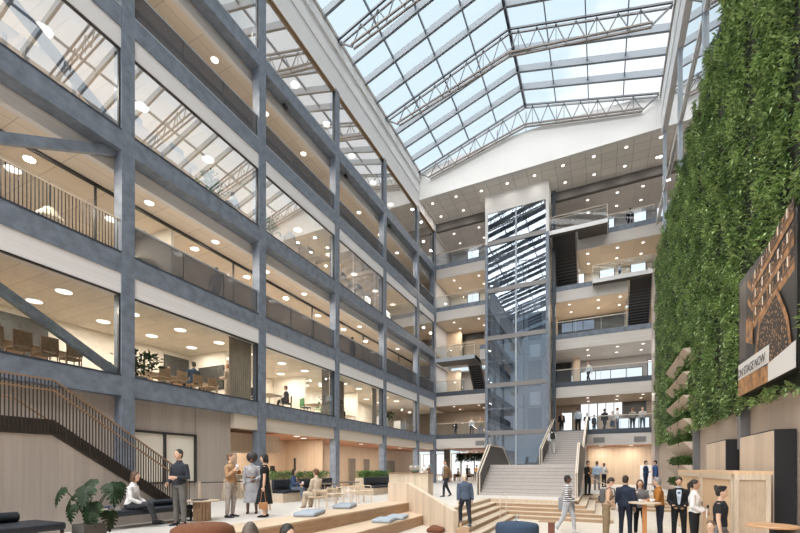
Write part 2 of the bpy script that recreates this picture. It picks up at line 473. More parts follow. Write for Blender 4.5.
# partitions
for k, ys in ((1, (14.75, 20.85, 26.95)), (2, (11.6,)), (3, (26.95,)), (5, (26.95,))):
    for y in ys:
        zc = L[k + 1] - 1.32 if k in (1, 3) else (L[3] - 1.08 if k == 2 else 23.5)
        struct('partition', B(-20.9, -16.4 if k != 2 else -15.95, y - .06, y + .06, L[k] - .06, zc), CREAM, f'cream cross partition in the {ST[k]} upper storey near {y:.0f} metres along the facade', 'wall')
# inner glazed line of the recessed balconies
for k, xg in ((2, -15.9), (4, -16.4)):
    zc = L[k + 1] - 1.08
    for i in range(-1, 6):
        y0 = YC[i] + .0 if i >= 0 else -3.5
        y1 = YC[i + 1] if i < 5 else 37.2
        if i < 0: y1 = YC[0]
        w = tag(B(xg - .02, xg, y0 + .03, y1 - .03, L[k] - .05, zc - .1).build('window', GLASS_S), f'inner glass screen of the {ST[k]}-storey balcony in the {(ORD + ["seventh"])[i + 1]} bay', 'window', None, 'structure')
        f = MB().box(xg - .04, xg + .03, y0, y1, zc - .12, zc).box(xg - .04, xg + .03, y0 - .03, y0 + .03, L[k] - .05, zc)
        f.build('frame', TRIMD, w)
# outer glazing of the closed storeys
for k in (1, 3, 5):
    zt = L[k + 1] - 1.32 if k < 5 else 23.55
    for i in range(-1, 6):
        y0 = YC[i] + .21 if i >= 0 else -3.4
        y1 = (YC[i + 1] - .21) if i < 5 else 36.9
        if i == -1: y1 = YC[0] - .21
        if k == 1 and i == 5: continue
        gm = GLASS_S if k == 1 else GLASS_R
        w = tag(B(XL - .12, XL - .10, y0, y1, L[k], zt).build('window', gm), f'large glass pane of the {ST[k]} upper storey in the {(ORD + ["seventh"])[i + 1]} bay', 'window', None, 'structure')
        MB().box(XL - .14, XL - .06, y0, y1, zt - .05, zt).box(XL - .14, XL - .06, y1 - .05, y1, L[k], zt).build('frame', TRIMD, w)
# diagonal braces in the first bay
for a, b, tx in (((2.6, L[2] - .7), (8.44, L[1] + .1), 'falling from the upper storey, behind the meeting room glass'),
                 ((2.6, L[2] + .1), (8.44, L[3] - .62), 'rising above the balusters of the balcony'),
                 ((2.6, L[4] - .7), (8.44, L[3] + .1), 'falling behind the mirrored glass')):
    m = MB().bar((XL - .3, a[0], a[1]), (XL - .3, b[0], b[1]), .18, .27)
    tag(m.build('diagonal_brace', STEEL), 'blue steel diagonal brace ' + tx, 'brace', None, 'structure')
# balcony railings
for k in (2, 4):
    for i in range(-1, 6):
        y0 = YC[i] + .21 if i >= 0 else -3.3
        y1 = (YC[i + 1] - .21) if i < 5 else 36.9
        if i == -1: y1 = YC[0] - .21
        kindtxt = 'vertical black balusters' if i < 1 else 'fine dark mesh infill'
        t = thing('balcony_railing', f'balcony railing with {kindtxt} in the {(ORD + ["seventh"])[i + 1]} bay of the {ST[k]} upper storey', 'railing', (XL - .12, y0, L[k]))
        n = y1 - y0
        MB().box(-.03, .03, 0, n, 1.07, 1.11).build('handrail', STEEL_LT if k == 4 else RAILW if i < 1 else STEEL_LT, t)
        b = MB()
        if i < 1:
            q = 0
            while q < n:
                b.box(-.011, .011, q, q + .016, .04, 1.07); q += .092
            b.box(-.015, .015, 0, n, .04, .07)
            b.build('baluster_screen', BLACK, t)
        else:
            for q in np.linspace(.02, n - .05, 4): b.box(-.012, .012, q, q + .03, .0, 1.07)
            b.box(-.012, .012, 0, n, .03, .06)
            b.build('post_frame', BLACK, t)
            B(-.006, .006, .02, n - .02, .04, 1.06).build('mesh_infill', MESHG, t)
# top fascia and kerb of the skylight
f = MB().box(XL - .6, XL, -14, 33.3, 23.55, 26.2).box(XL - .6, XL + .05, -14, 33.3, 24.9, 25.5).box(XL - .6, XL + .1, -14, 33.3, 25.9, 26.55)
f.box(XL - .6, XL, 33.3, 41, 23.55, 24.4)
struct('wall_fascia', f, WHITE, 'tall white fascia running under the skylight above the long glazed facade', 'fascia')
struct('trim', B(XL - .3, XL + .15, -14, 33.3, 26.55, 26.75), mat('warm_gutter', (.35, .32, .30), .5), 'warm grey kerb profile along the skylight edge above the long facade', 'trim')
struct('trim', B(XL - .1, XL + .03, -14, 37, 23.49, 23.55), mat('bronze_strip', (.30, .2, .12), .5), 'bronze strip under the white fascia of the long facade', 'trim')

# ground storey behind the long facade
struct('wall_ground', B(-14.6, -14.45, -10, 11.52, 0, L[1] - .6), WOODWALL, 'pale grey-brown timber wall under the first beam behind the stair', 'wall')
struct('wall_pier', B(-14.75, -14.40, 11.5, 13.2, 0, L[1] - .62), WOODWALL, 'pale grey timber pier between the window and the cafe', 'wall')
w = tag(B(-14.44, -14.42, 8.95, 11.45, .85, 2.62).build('window', CREAM), 'low window with a cream blind behind black frames beside the timber pier', 'window', None, 'structure')
m = MB().box(-14.44, -14.36, 8.9, 11.5, 2.6, 2.68).box(-14.44, -14.36, 8.9, 11.5, .80, .86).box(-14.44, -14.34, 10.12, 10.2, .85, 2.62).box(-14.44, -14.34, 11.4, 11.48, .85, 2.62)
m.build('frame', TRIMD, w)
struct('ceiling_cafe', B(-19, XL - .45, 13.2, 41, L[1] - 1.28, L[1] - 1.1), CEDAR, 'red-brown cedar ceiling over the cafe seating', 'ceiling')
struct('wall_cafe', B(-18.2, -18, 11.2, 41.5, 0, L[1] - 1.0), WOOD, 'honey coloured vertical timber wall behind the cafe seating', 'wall')
struct('wall_cafe_end', B(-18, -16.2, 11.0, 11.15, 0, L[1] - 1.0), WOOD, 'honey timber end wall of the cafe kitchen', 'wall')
struct('wall_niche', B(-18, -15.2, 20.95, 21.1, 0, 3.3), WOOD, 'honey timber return wall beside the third facade column', 'wall')
for i, (y, w_, h) in enumerate(((16.55, .35, 2.3), (28.2, 1.0, 2.15), (30.5, 1.0, 2.15), (34.5, 1.9, 2.1))):
    d = tag(B(-18, -17.95, y, y + w_, .0, h).build('door', mat('grey_brown_door', (.20, .16, .13), .5)), f'grey-brown door in the cafe timber wall, {ORD[i]} from the kitchen', 'door', None, 'structure')
    MB().box(-17.96, -17.93, y - .06, y, 0, h + .06).box(-17.96, -17.93, y + w_, y + w_ + .06, 0, h + .06).box(-17.96, -17.93, y, y + w_, h, h + .06).build('frame', OAK, d)

# ------------------------------------------------------------------ end galleries
ARC = [(x, 26.75 + .5 * math.sin(PI * (x - XL) / (XR - XL))) for x in np.linspace(XL, XR, 17)]
m = MB().prism([(XL - .5, 24.4), (12, 24.4), (12, 26.7)] + ARC[::-1] + [(XL - .5, 26.7)], 'y', 33.3, 33.6)
struct('wall_end_fascia', m, tiles('white_fascia_panels', (.76, .75, .74), 3.4, 9, .93, .03, .6, .01, 'xz'), 'tall white fascia with a gently arched top across the end of the hall', 'fascia')
struct('ceiling_soffit', B(XL - .5, 12, 33.6, 37.4, 24.4, 24.5), SOFFIT, 'grey-brown tiled soffit above the end galleries', 'ceiling')
struct('beam_soffit', B(XL - .5, 12, 37.35, 37.7, 23.72, 24.45), mat('dark_grey_beam', (.14, .13, .125), .6), 'dark grey beam at the back of the tiled soffit', 'beam')
struct('ceiling_gallery', B(XL - .5, 12, 37.7, 43, 23.7, 23.8), CEIL_GREY, 'grey ceiling of the topmost end gallery', 'ceiling')
LX, RX = -8.88, -3.76                                   # the lift shaft stands between the galleries
OPEN = {5: (-3.65, -1.72), 4: (1.9, 3.7), 3: (-14.05, -9.9)}      # stair openings
def plate(k, y0, z0, z1):
    m = MB(); x0, x1 = -21, 12
    if k in OPEN:
        a, b = OPEN[k]; m.box(x0, a, y0, 43, z0, z1); m.box(b, x1, y0, 43, z0, z1); m.box(a, b, 41.5, 43, z0, z1)
    else: m.box(x0, x1, y0, 43, z0, z1)
    return m
for k in range(1, 6):
    z = L[k]
    struct('floor_gallery', plate(k, YB + .1, z - .35, z), CARPET, f'floor slab of the {ST[k]} end gallery', 'floor')
    for nm, x0, x1 in (('beside the corner column', XL, LX), ('beside the green wall', RX, 3.75 if k < 4 else 12)):
        if k == 3 and x1 == LX: x0 = -9.9
        if k == 5 and x0 == RX: x0 = -1.72
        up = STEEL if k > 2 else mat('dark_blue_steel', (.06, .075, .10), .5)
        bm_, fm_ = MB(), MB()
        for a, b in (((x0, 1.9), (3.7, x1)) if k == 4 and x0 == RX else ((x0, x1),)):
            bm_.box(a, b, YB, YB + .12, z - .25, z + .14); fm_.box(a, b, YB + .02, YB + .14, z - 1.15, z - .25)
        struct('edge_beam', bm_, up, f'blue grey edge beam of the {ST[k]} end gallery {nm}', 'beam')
        struct('fascia', fm_, FASCIA_X, f'pale board fascia of the {ST[k]} end gallery {nm}', 'fascia')
    if k > 1:
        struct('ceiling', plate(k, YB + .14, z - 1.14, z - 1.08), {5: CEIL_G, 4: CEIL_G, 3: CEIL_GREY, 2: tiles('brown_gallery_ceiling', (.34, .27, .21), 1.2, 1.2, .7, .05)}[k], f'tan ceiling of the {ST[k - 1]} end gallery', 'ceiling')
struct('ceiling', B(XL, 4, YB + .14, 52, L[1] - 1.14, L[1] - 1.08), CEDAR, 'timber ceiling at ground level under the end galleries', 'ceiling')
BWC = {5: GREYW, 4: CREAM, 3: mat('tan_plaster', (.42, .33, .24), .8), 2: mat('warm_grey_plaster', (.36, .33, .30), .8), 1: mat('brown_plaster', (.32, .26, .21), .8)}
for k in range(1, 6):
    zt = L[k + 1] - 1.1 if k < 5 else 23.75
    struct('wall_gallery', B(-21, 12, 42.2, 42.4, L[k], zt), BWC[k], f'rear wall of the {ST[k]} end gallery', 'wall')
struct('wall_left_gallery', B(-14.3, -14.2, 37.4, 42.2, L[2], 23.7), GREYW, 'grey side wall of the end galleries', 'wall')


def window(x0, x1, z0, z1, label, y=42.18, bars=0, frame=TRIMD, pane=None):
    w = tag(B(x0, x1, y - .02, y, z0, z1).build('window', pane or DAY), label, 'window', None, 'structure')
    m = MB().box(x0 - .06, x0, y - .06, y, z0 - .06, z1 + .06).box(x1, x1 + .06, y - .06, y, z0 - .06, z1 + .06)
    m.box(x0, x1, y - .06, y, z1, z1 + .06).box(x0, x1, y - .06, y, z0 - .06, z0)
    for b in range(bars):
        xx = x0 + (x1 - x0) * (b + 1) / (bars + 1); m.box(xx - .03, xx + .03, y - .05, y, z0, z1)
    m.build('frame', frame, w)


def dark(x0, x1, z0, z1, label, y=42.19):
    d = tag(B(x0, x1, y - .04, y, z0, z1).build('door', DARKP), label, 'door', None, 'structure')
    MB().box(x0 - .07, x0, y - .07, y, z0, z1 + .07).box(x1, x1 + .07, y - .07, y, z0, z1 + .07).box(x0, x1, y - .07, y, z1, z1 + .07).build('frame', mat('grey_frame', (.2, .2, .21), .5), d)


def gx(px, y=42.2):
    u = (px - 400) / FPX
    return y * (u * cs - sn) / (u * sn + cs)


def gz(px, py, y=42.2):
    u = (px - 400) / FPX
    return CAM_H + (HOR - py) * y / (u * sn + cs) / FPX


# bright windows seen across the galleries
window(gx(468), gx(479), gz(473, 259), gz(473, 251), 'small bright window of the topmost end gallery next to the lift shaft')
window(gx(468), gx(479), gz(473, 303), gz(473, 292), 'bright window of the fourth-level end gallery next to the lift shaft')
window(gx(438), gx(441), gz(440, 308), gz(440, 298), 'narrow bright window of the fourth-level end gallery beside the corner column')
window(gx(436.5), gx(444), gz(440, 393), gz(440, 375), 'bright window of the second end gallery beside the corner column', bars=1)
window(gx(609), gx(614), gz(611, 228), gz(611, 219), 'narrow bright window of the topmost gallery past the landing end')
window(gx(634), gx(646), gz(640, 222), gz(640, 211), 'bright window of the topmost gallery near the green wall')
window(gx(577), gx(584), gz(580, 284), gz(580, 272), 'bright window of the fourth-level gallery below the dark stair')
window(gx(600), gx(614), gz(607, 281), gz(607, 268), 'bright wide window of the fourth-level gallery behind the landing')
window(gx(631), gx(645.5), gz(638, 273), gz(638, 262), 'bright wide window of the fourth-level gallery nearest the green wall')
window(gx(561), gx(572.5), gz(567, 383), gz(567, 376), 'low bright window of the second gallery beside the lift shaft')
window(gx(581), gx(642), gz(612, 382), gz(612, 370), 'long low bright window band of the second gallery', bars=3)
window(gx(648), gx(655), gz(651, 378), gz(651, 360), 'bright corner window of the second gallery beside the green wall')
window(gx(562), gx(572), gz(567, 431), gz(567, 413), 'bright doorway window of the first gallery at the head of the grey stair')
window(gx(581), gx(597), gz(589, 430), gz(589, 404), 'tall bright window of the first gallery behind the stair head', bars=1)
window(gx(598), gx(622), gz(610, 415), gz(610, 402), 'bright clerestory window of the first gallery', bars=2)
window(gx(619), gx(649), gz(634, 431), gz(634, 418), 'low bright window band of the first gallery near the green wall', bars=2)
dark(gx(623), gx(646), gz(634, 416), gz(634, 401), 'dark glazed panel of the first gallery near the green wall')
dark(gx(557), gx(624), gz(590, 333), gz(590, 316), 'long dark glazed wall of the third gallery')
window(gx(562), gx(594), gz(578, 331), gz(578, 322), 'dim glowing pane painting reflections on the dark third gallery wall', 42.13, 2, TRIMD, DIM)
dark(gx(554), gx(571), gz(562, 384), gz(562, 360), 'dark doorway of the second gallery beside the lift shaft')
dark(gx(463), gx(484), gz(473, 340), gz(473, 329), 'dark opening of the third end gallery next to the lift shaft')
dark(gx(437), gx(443), gz(440, 340), gz(440, 332), 'dark opening of the third end gallery beside the corner column')
struct('partition', B(gx(444, 41), gx(461, 41), 40.9, 41.1, L[2], L[3] - 1.1), WOOD, 'timber wall panel of the second end gallery', 'wall')
struct('partition', B(gx(447, 41), gx(462, 41), 40.9, 41.1, L[3], L[4] - 1.1), WOOD, 'timber wall panel of the third end gallery', 'wall')
struct('partition', B(gx(553.5, 41), gx(557.5, 41), 40.9, 41.1, L[3], L[4] - 1.1), WOOD, 'narrow timber panel of the third gallery beside the lift shaft', 'wall')
struct('partition', B(gx(573, 41), gx(580, 41), 40.9, 41.1, L[2], L[3] - 1.1), WOOD, 'narrow timber panel of the second gallery near the walking person', 'wall')
# ground level at the far end
struct('wall_end_wood', B(-1.0, 4.2, 40.0, 40.2, 0, L[1] - 1.1), WOOD, 'honey timber wall at ground level under the first gallery', 'wall')
struct('wall_whiteboard', B(gx(640, 40), gx(652, 40), 39.93, 40.0, 0.1, gz(646, 465, 40)), WHITE, 'white flush panel in the honey timber wall', 'wall')
struct('wall_lift_base', B(LX, RX, 37.3, 37.5, 0, L[1]), GREYW, 'grey wall behind the foot of the lift shaft', 'wall')
struct('wall_far', B(-24, -1, 52, 52.2, 0, L[1] - 1), CREAM, 'cream far wall of the cafe hall', 'wall')
for i, (a, b) in enumerate(((412, 420), (424, 430.5), (437, 447), (452, 460), (462, 474), (475, 486))):
    window(gx(a, 52), gx(b, 52), .5, 3.2, f'bright daylit window at the far end of the cafe hall, {ORD[i]} from the reception counter', 51.98)
struct('column', B(gx(447, 40) - .25, gx(447, 40) + .25, 39.8, 40.3, 0, L[1] - 1), mat('dark_grey_beam', (.14, .13, .125), .6), 'dark grey column under the end gallery', 'column')
struct('column', B(RX + .1, RX + .35, 37.0, 37.4, 0, 24.4), mat('dark_blue_steel', (.06, .075, .10), .5), 'dark column beside the lift shaft', 'column')

# ------------------------------------------------------------------ facade on the green wall's side
for i, y in ((2, 20.85), (3, 26.95), (4, 33.05), (1, 14.75)):
    struct('column', B(XR, XR + .22, y - .14, y + .14, 16.45, 23.95), STEEL_LT, f'slim pale steel mullion column above the green wall, {ORD[i - 1]} along', 'column')
f = MB().box(XR - .06, XR + .4, -14, 33.3, 23.9, 25.2).box(XR - .1, XR + .4, -14, 33.3, 25.2, 26.55)
struct('wall_fascia', f, WHITE, 'white fascia under the skylight above the green wall', 'fascia')
struct('trim', B(XR - .18, XR + .3, -14, 33.3, 26.5, 26.75), mat('warm_gutter', (.35, .32, .30), .5), 'warm grey kerb profile along the skylight edge above the green wall', 'trim')
struct('trim', B(XR, XR + .08, -14, 37.2, 19.86, 20.0), WHITE, 'pale steel transom across the glass above the green wall', 'trim')
for i in range(5):
    y0, y1 = (-10, 14.6) if i == 0 else (YC[i + 1 - 0] + .14, YC[i + 2] - .14 if i + 2 < 6 else 37.2)
    if i == 0: y0, y1 = 2, 14.6
    elif i == 1: y0, y1 = 14.9, 20.7
    elif i == 2: y0, y1 = 21.0, 26.8
    elif i == 3: y0, y1 = 27.1, 32.9
    else: y0, y1 = 33.2, 37.3
    tag(B(XR + .1, XR + .12, y0, y1, 16.45, 23.9).build('window', GLASS_R), f'tall reflecting glass above the green wall, {ORD[i]} pane along', 'window', None, 'structure')
struct('wall_right', B(XR + .02, XR + .3, -14, 36.6, -1, 16.4), planks('brown_wall_boards', (0.42, 0.34, 0.28), 0.9, 'z', 'xy', 0.75, 0.10, .6, .015, .04), 'tall timber clad side wall that carries the green wall', 'wall')
struct('wall_right_end', B(XR - .25, XR + .3, 35.3, 37.4, -.7, 16.4), WOODWALL, 'timber pier at the far end of the green wall', 'wall')
struct('floor_slab', B(XR + .3, 12, -14, 43, 19.9, 20.3), CARPET, 'upper floor slab behind the glass above the green wall', 'floor')
struct('floor_slab', B(XR + .3, 12, -14, 43, 16.0, 16.4), CARPET, 'floor slab level with the top of the green wall', 'floor')
struct('ceiling', B(XR + .3, 12, -14, 33.3, 23.9, 24.0), CEIL_GREY, 'grey ceiling behind the glass above the green wall', 'ceiling')
struct('wall_right_room', B(11.9, 12.1, -14, 43, 16, 24.4), GREYW, 'grey rear wall behind the glass above the green wall', 'wall')

# ------------------------------------------------------------------ skylight
XM = (XL + 3.61) / 2; ZK, ZR = 26.75, 29.25
def roof_z(x): return ZR - (ZR - ZK) * abs(x - XM) / (XM - XL)
for nm, xa, xb in (('over the long facade', XL, XM), ('over the green wall', XM, 3.61)):
    m = MB().add([(xa, -14, roof_z(xa) + .1), (xb, -14, roof_z(xb) + .1), (xb, 33.3, roof_z(xb) + .1), (xa, 33.3, roof_z(xa) + .1)], [(0, 1, 2, 3)])
    tag(m.build('skylight_glass', GLASS_SKY), f'sloping glass skylight {nm}', 'skylight', None, 'structure')
n = 0
y = 33.05 - 1.525
idx = 0
while y > -13:
    idx += 1
    if idx % 4:
        for sd_, xa in (('long facade', XL), ('green wall', 3.61)):
            m = MB().bar((xa, y, roof_z(xa) - .08), (XM, y, ZR - .08), .15, .42)
            tag(m.build('rafter', RAFTER), f'pale rafter of the skylight slope over the {sd_}', 'rafter', f'skylight rafters over the {sd_}', 'structure')
    y -= 1.525
for i in range(1, 8):
    x = XL + (3.61 - XL) * i / 8
    w_ = .16 if i == 4 else .06
    m = MB().box(x - w_ / 2, x + w_ / 2, -13, 33.2, roof_z(x) - (.12 if i != 4 else .25), roof_z(x) + .06)
    tag(m.build('purlin', DARKLINE if i == 4 else mat('slate_bar', (.10, .13, .17), .4)), 'ridge bar of the skylight' if i == 4 else f'thin dark glazing bar of the skylight, {(ORD + ["seventh"])[i - 1]} from the long facade', 'glazing bar', None, 'structure')


def truss(y, label):
    t = thing('roof_truss', label, 'roof truss', (0, y, 0))
    x0, x1 = XL + .1, 3.51
    top = lambda x: roof_z(x) - .28
    xs0, xs1 = x0 + .95, x1 - .95
    bot = lambda x: top(x) - .85 - .62 * (1 - abs(x - XM) / (XM - XL))
    for s in (-.14, .14):
        MB().bar((x0, s, top(x0)), (XM, s, top(XM)), .10, .10).build('top_chord', DARKLINE if s < 0 else TRUSS, t)
        MB().bar((XM, s, top(XM)), (x1, s, top(x1)), .10, .10).build('top_chord', DARKLINE if s < 0 else TRUSS, t)
        MB().bar((xs0, s, bot(xs0)), (XM, s, bot(XM)), .09, .09).build('bottom_chord', mat('warm_truss_steel', (.20, .17, .155), .5), t)
        MB().bar((XM, s, bot(XM)), (xs1, s, bot(xs1)), .09, .09).build('bottom_chord', mat('warm_truss_steel', (.20, .17, .155), .5), t)
    MB().bar((x0, 0, top(x0)), (xs0, 0, bot(xs0)), .08, .08).build('end_strut', TRUSS, t)
    MB().bar((x1, 0, top(x1)), (xs1, 0, bot(xs1)), .08, .08).build('end_strut', TRUSS, t)
    k = 14
    for i in range(k):
        a = xs0 + (xs1 - xs0) * i / k; b = xs0 + (xs1 - xs0) * (i + 1) / k; c = (a + b) / 2
        MB().tube([(a, 0, bot(a)), (c, 0, top(c))], .035, 6).build('web_strut', TRUSS, t)
        MB().tube([(c, 0, top(c)), (b, 0, bot(b))], .035, 6).build('web_strut', TRUSS, t)
        if i % 2: MB().tube([(c, 0, top(c)), (c, 0, bot(c))], .022, 6).build('web_hanger', TRUSS, t)
    return t
truss(33.05, 'steel lattice roof truss at the far end, against the white fascia')
truss(26.95, 'steel lattice roof truss in the middle, one bay before the far one')
truss(20.85, 'steel lattice roof truss, two bays before the far one')
truss(14.75, 'steel lattice roof truss over the hall, mirrored in the facade glass')
truss(8.65, 'steel lattice roof truss above the first facade column, mirrored in glass')
truss(2.55, 'steel lattice roof truss overhead, seen only mirrored in the glass')
# glazed gable above the arched fascia
for i, x in enumerate(np.linspace(XL + 2.2, 3.61 - 2.2, 7)):
    struct('trim', B(x - .04, x + .04, 33.5, 33.6, 26.6, roof_z(x)), STEEL_LT, f'slim gable mullion above the arched fascia, {(ORD + ["seventh"])[i]} along', 'trim')

t = thing('slot_door', 'pale timber door with a dark vertical slot in the cafe return wall', 'door', (-17.0, 20.949, 0))
B(-.45, .45, -.02, 0, 0, 2.3).build('leaf_panel', OAK, t); B(-.38, -.22, -.03, -.02, .95, 2.0).build('slot_pane', DARKP, t)
# ------------------------------------------------------------------ lift shaft
LY = 35.35
t = thing('lift_shaft', 'tall glazed lift shaft with steel frame between the end galleries', 'lift shaft', (0, 0, 0))
LSTEEL = mat('lift_grey_steel', (.17, .18, .20), .45)
for x, z0, z1, mm in ((LX + .11, 1.55, 20.3, STEEL), (RX - .11, 1.55, 20.3, STEEL), (LX + .11, 20.3, 22.9, WHITE), (RX - .11, 20.3, 22.9, WHITE)):
    MB().box(x - .11, x + .11, LY, LY + .25, z0, z1).build('post', mm, t)
MB().box(LX, RX, LY, LY + 2.0, 22.9, 24.4).box(LX, LX + .02, LY, LY + 2, 20.3, 22.9).build('top_panel', WHITE, t)
MB().box((LX + RX) / 2 - .06, (LX + RX) / 2 + .06, LY + .02, LY + .12, 1.55, 22.9).build('centre_mullion', STEEL_LT, t)
for k in range(1, 6):
    MB().box(LX + .2, RX - .2, LY - .02, LY + .2, L[k] - .22, L[k] + .14).build('crossbeam', mat('warm_grey_beam', (.22, .21, .21), .5), t)
    z0, z1 = L[k] + .14, (L[k + 1] - .22 if k < 5 else 22.9)
    zm = L[k] + 2.0
    if k < 5: MB().box(LX + .2, RX - .2, LY + .06, LY + .1, zm - .03, zm + .03).build('mid_rail', STEEL, t)
    for a, b in ((LX + .2, (LX + RX) / 2), ((LX + RX) / 2, RX - .2)):
        B(a + .02, b - .02, LY + .07, LY + .085, z0, z1).build('glass_panel', GLASS_L, t)
    B(LX + .02, LX + .04, LY + .25, 37.3, z0, z1).build('side_glass', GLASS_L, t)
for a, b in ((LX + .2, (LX + RX) / 2), ((LX + RX) / 2, RX - .2)):
    B(a + .02, b - .02, LY + .07, LY + .085, 1.56, L[1] - .22).build('glass_panel', GLASS_L, t)
INNER = mat('lift_inner_wall', (.40, .405, .415), .6)
B(LX + .05, RX - .05, 37.1, 37.28, 1.55, 24.3).build('inner_wall', INNER, t)
B(RX - .03, RX - .01, LY + .25, 37.1, 1.55, 22.9).build('side_wall', INNER, t)
DOORM = mat('lift_door_grey', (.11, .12, .135), .4)
for k in range(1, 6):
    for x0, x1 in ((-8.0, -6.9), (-5.6, -4.5)):
        d = B(x0, x1, 37.04, 37.1, L[k] - .1, L[k] + 2.1).build('lift_door', DOORM, t)
        B((x0 + x1) / 2 - .01, (x0 + x1) / 2 + .01, 37.03, 37.05, L[k] - .1, L[k] + 2.1).build('door_joint', BLACK, d)
    if k in (1, 2, 3): B(-5.45, -4.6, 37.02, 37.06, L[k] + 2.35, L[k] + 3.45).build('light_panel', mat('pale_lift_panel', (.72, .76, .80), .5), t)
    MB().box(-6.6, -5.95, 36.5, 37.1, L[k] + .1, L[k] + 3.2).build('guide_pier', mat('lift_pier', (.40, .43, .46), .5), t)

# ------------------------------------------------------------------ grey main staircase
t = thing('grand_staircase', 'wide grey stone staircase rising to a landing and on to the first gallery', 'staircase')
for i in range(9):
    B(-5.6, -1.09, 21.2 + .27 * i, 21.2 + .27 * (i + 1) if i < 8 else 37.3, 0 if i < 8 else 1.2, .1722 * (i + 1)).build('step' if i < 8 else 'landing', STONE, t)
for i in range(17):
    B(-3.5, -1.09, 29.0 + .475 * i, 29.0 + .475 * (i + 1) + .02, 1.54, 1.55 + .1665 * (i + 1)).build('step', STONE, t)
NOSE_SHADE = mat('painted_nosing_shade', (.36, .33, .315), .7)  # dark strips paint the shading that sets treads off from risers
for i in range(8): B(-5.6, -1.09, 21.19 + .27 * i, 21.23 + .27 * i, .1722 * (i + 1) - .035, .1722 * (i + 1) + .004).build('nosing_shade', NOSE_SHADE, t)
for i in range(17): B(-3.5, -1.09, 28.98 + .475 * i, 29.05 + .475 * i, 1.55 + .1665 * (i + 1) - .04, 1.554 + .1665 * (i + 1)).build('nosing_shade', NOSE_SHADE, t)
DKPAR = mat('dark_bronze_panel', (.075, .068, .065), .5)
CAP = mat('pale_oak_cap', (.66, .57, .48), .5)
m = MB().prism([(21.1, 0), (21.1, 1.1), (23.4, 2.62), (26.8, 2.62), (28.9, 1.56), (23.4, 1.0), (22.0, 0)], 'x', -5.7, -5.61)
m.build('parapet', DKPAR, t)
m = MB().prism([(21.1, 0), (21.1, 1.1), (23.4, 2.62), (28.9, 2.62), (37.3, 5.5), (37.3, 4.0), (28.9, 1.2), (23.4, 0)], 'x', -1.08, -.98)
m.build('parapet', DKPAR, t)
m = MB().prism([(28.9, 1.56), (28.9, 2.6), (37.3, 5.5), (37.3, 4.3)], 'x', -3.62, -3.51)
m.build('parapet', DKPAR, t)
def cap(pts, x0, x1):
    for a, b in zip(pts[:-1], pts[1:]):
        for x in (x0, x1):
            MB().bar((x, a[0], a[1]), (x, b[0], b[1]), .05, .07).build('cap_rail', CAP, t)
cap([(21.1, 0), (21.1, 1.12), (23.4, 2.66), (26.8, 2.66), (28.9, 1.6)], -5.72, -5.58)
cap([(21.1, 0.0), (21.1, 1.12), (23.4, 2.66), (28.9, 2.66), (37.3, 5.54)], -1.06, -.99)
cap([(28.9, 1.6), (28.9, 2.64), (37.3, 5.54)], -3.63, -3.5)
t = thing('ramp_handrail', 'thin pale handrail sloping down from the staircase parapet to the steps', 'handrail', (0, 0, 0))
MB().tube([(-.8, 24.7, 0), (-.8, 24.7, 1.0), (.35, 24.9, .45), (.35, 24.9, 0)], .022).build('rail', RAILW, t)


# ------------------------------------------------------------------ dark flights and projecting landings
def flight(label, x0, x1, yt, zt, yb, zb, n, mesh_right=False):
    t = thing('steel_stair', label, 'stair', ((x0 + x1) / 2, yb, zb))
    ox, oy, oz = (x0 + x1) / 2, yb, zb
    w = (x1 - x0) / 2
    for i in range(n):
        f = (i + .5) / n
        y = (yt - yb) * f; z = (zt - zb) * f
        MB().box(-w + .05, w - .05, y - .15, y + .15, z - .035, z + .035).build('tread', mat('dark_tread', (.05, .055, .065), .45), t)
    MB().bar((0, .3, -.1), (0, yt - yb, zt - zb - .2), 2 * w - .1, .03).build('riser_plate', BLACK, t)
    for s in (-1, 1):
        MB().bar((s * w, 0, 0), (s * w, yt - yb, zt - zb), .05, .32).build('stringer', mat('bronze_stringer', (.20, .155, .13), .5), t)
        g = MB().add([(s * w, 0, .15), (s * w, yt - yb, zt - zb + .15), (s * w, yt - yb, zt - zb + 1.05), (s * w, 0, 1.05)], [(0, 1, 2, 3)])
        g.build('side_glass', GLASS_T, t)
        MB().bar((s * w, 0, 1.07), (s * w, yt - yb, zt - zb + 1.07), .05, .05).build('handrail', RAILW, t)
    return t


def landing(label, x0, x1, y0, y1, z, th=.32, edge=WHITE, hole=None):
    t = thing('stair_landing', label, 'landing', (x0, y0, z))
    w, d = x1 - x0, y1 - y0
    sl = MB()
    if hole: sl.box(0, w, .03, .45, -th + .02, -.01).box(hole, w, .45, d, -th + .02, -.01)
    else: sl.box(0, w, .03, d, -th + .02, -.01)
    sl.build('slab', mat('dark_soffit', (.08, .075, .07), .6), t)
    MB().box(0, w, 0, .03, -th, 0).box(0, .03, .03, d, -th, 0).box(w - .03, w, .03, d, -th, 0).build('edge', edge, t)
    g = t
    B(0.02, w, .04, .055, .05, 1.02).build('glass_front', GLASS_T, g)
    B(w - .06, w - .045, .06, d, .05, 1.02).build('glass_side', GLASS_T, g)
    MB().tube([(0, .05, 1.08), (w - .05, .05, 1.08), (w - .05, d, 1.08)], .03).build('top_rail', RAILW, g)
    MB().tube([(0, .05, .86), (w - .05, .05, .86)], .02).build('lower_rail', RAILW, g)
    for x in (.03, w - .05): MB().box(x - .02, x + .02, .03, .07, 0, 1.08).build('post', RAILW, g)
    return t

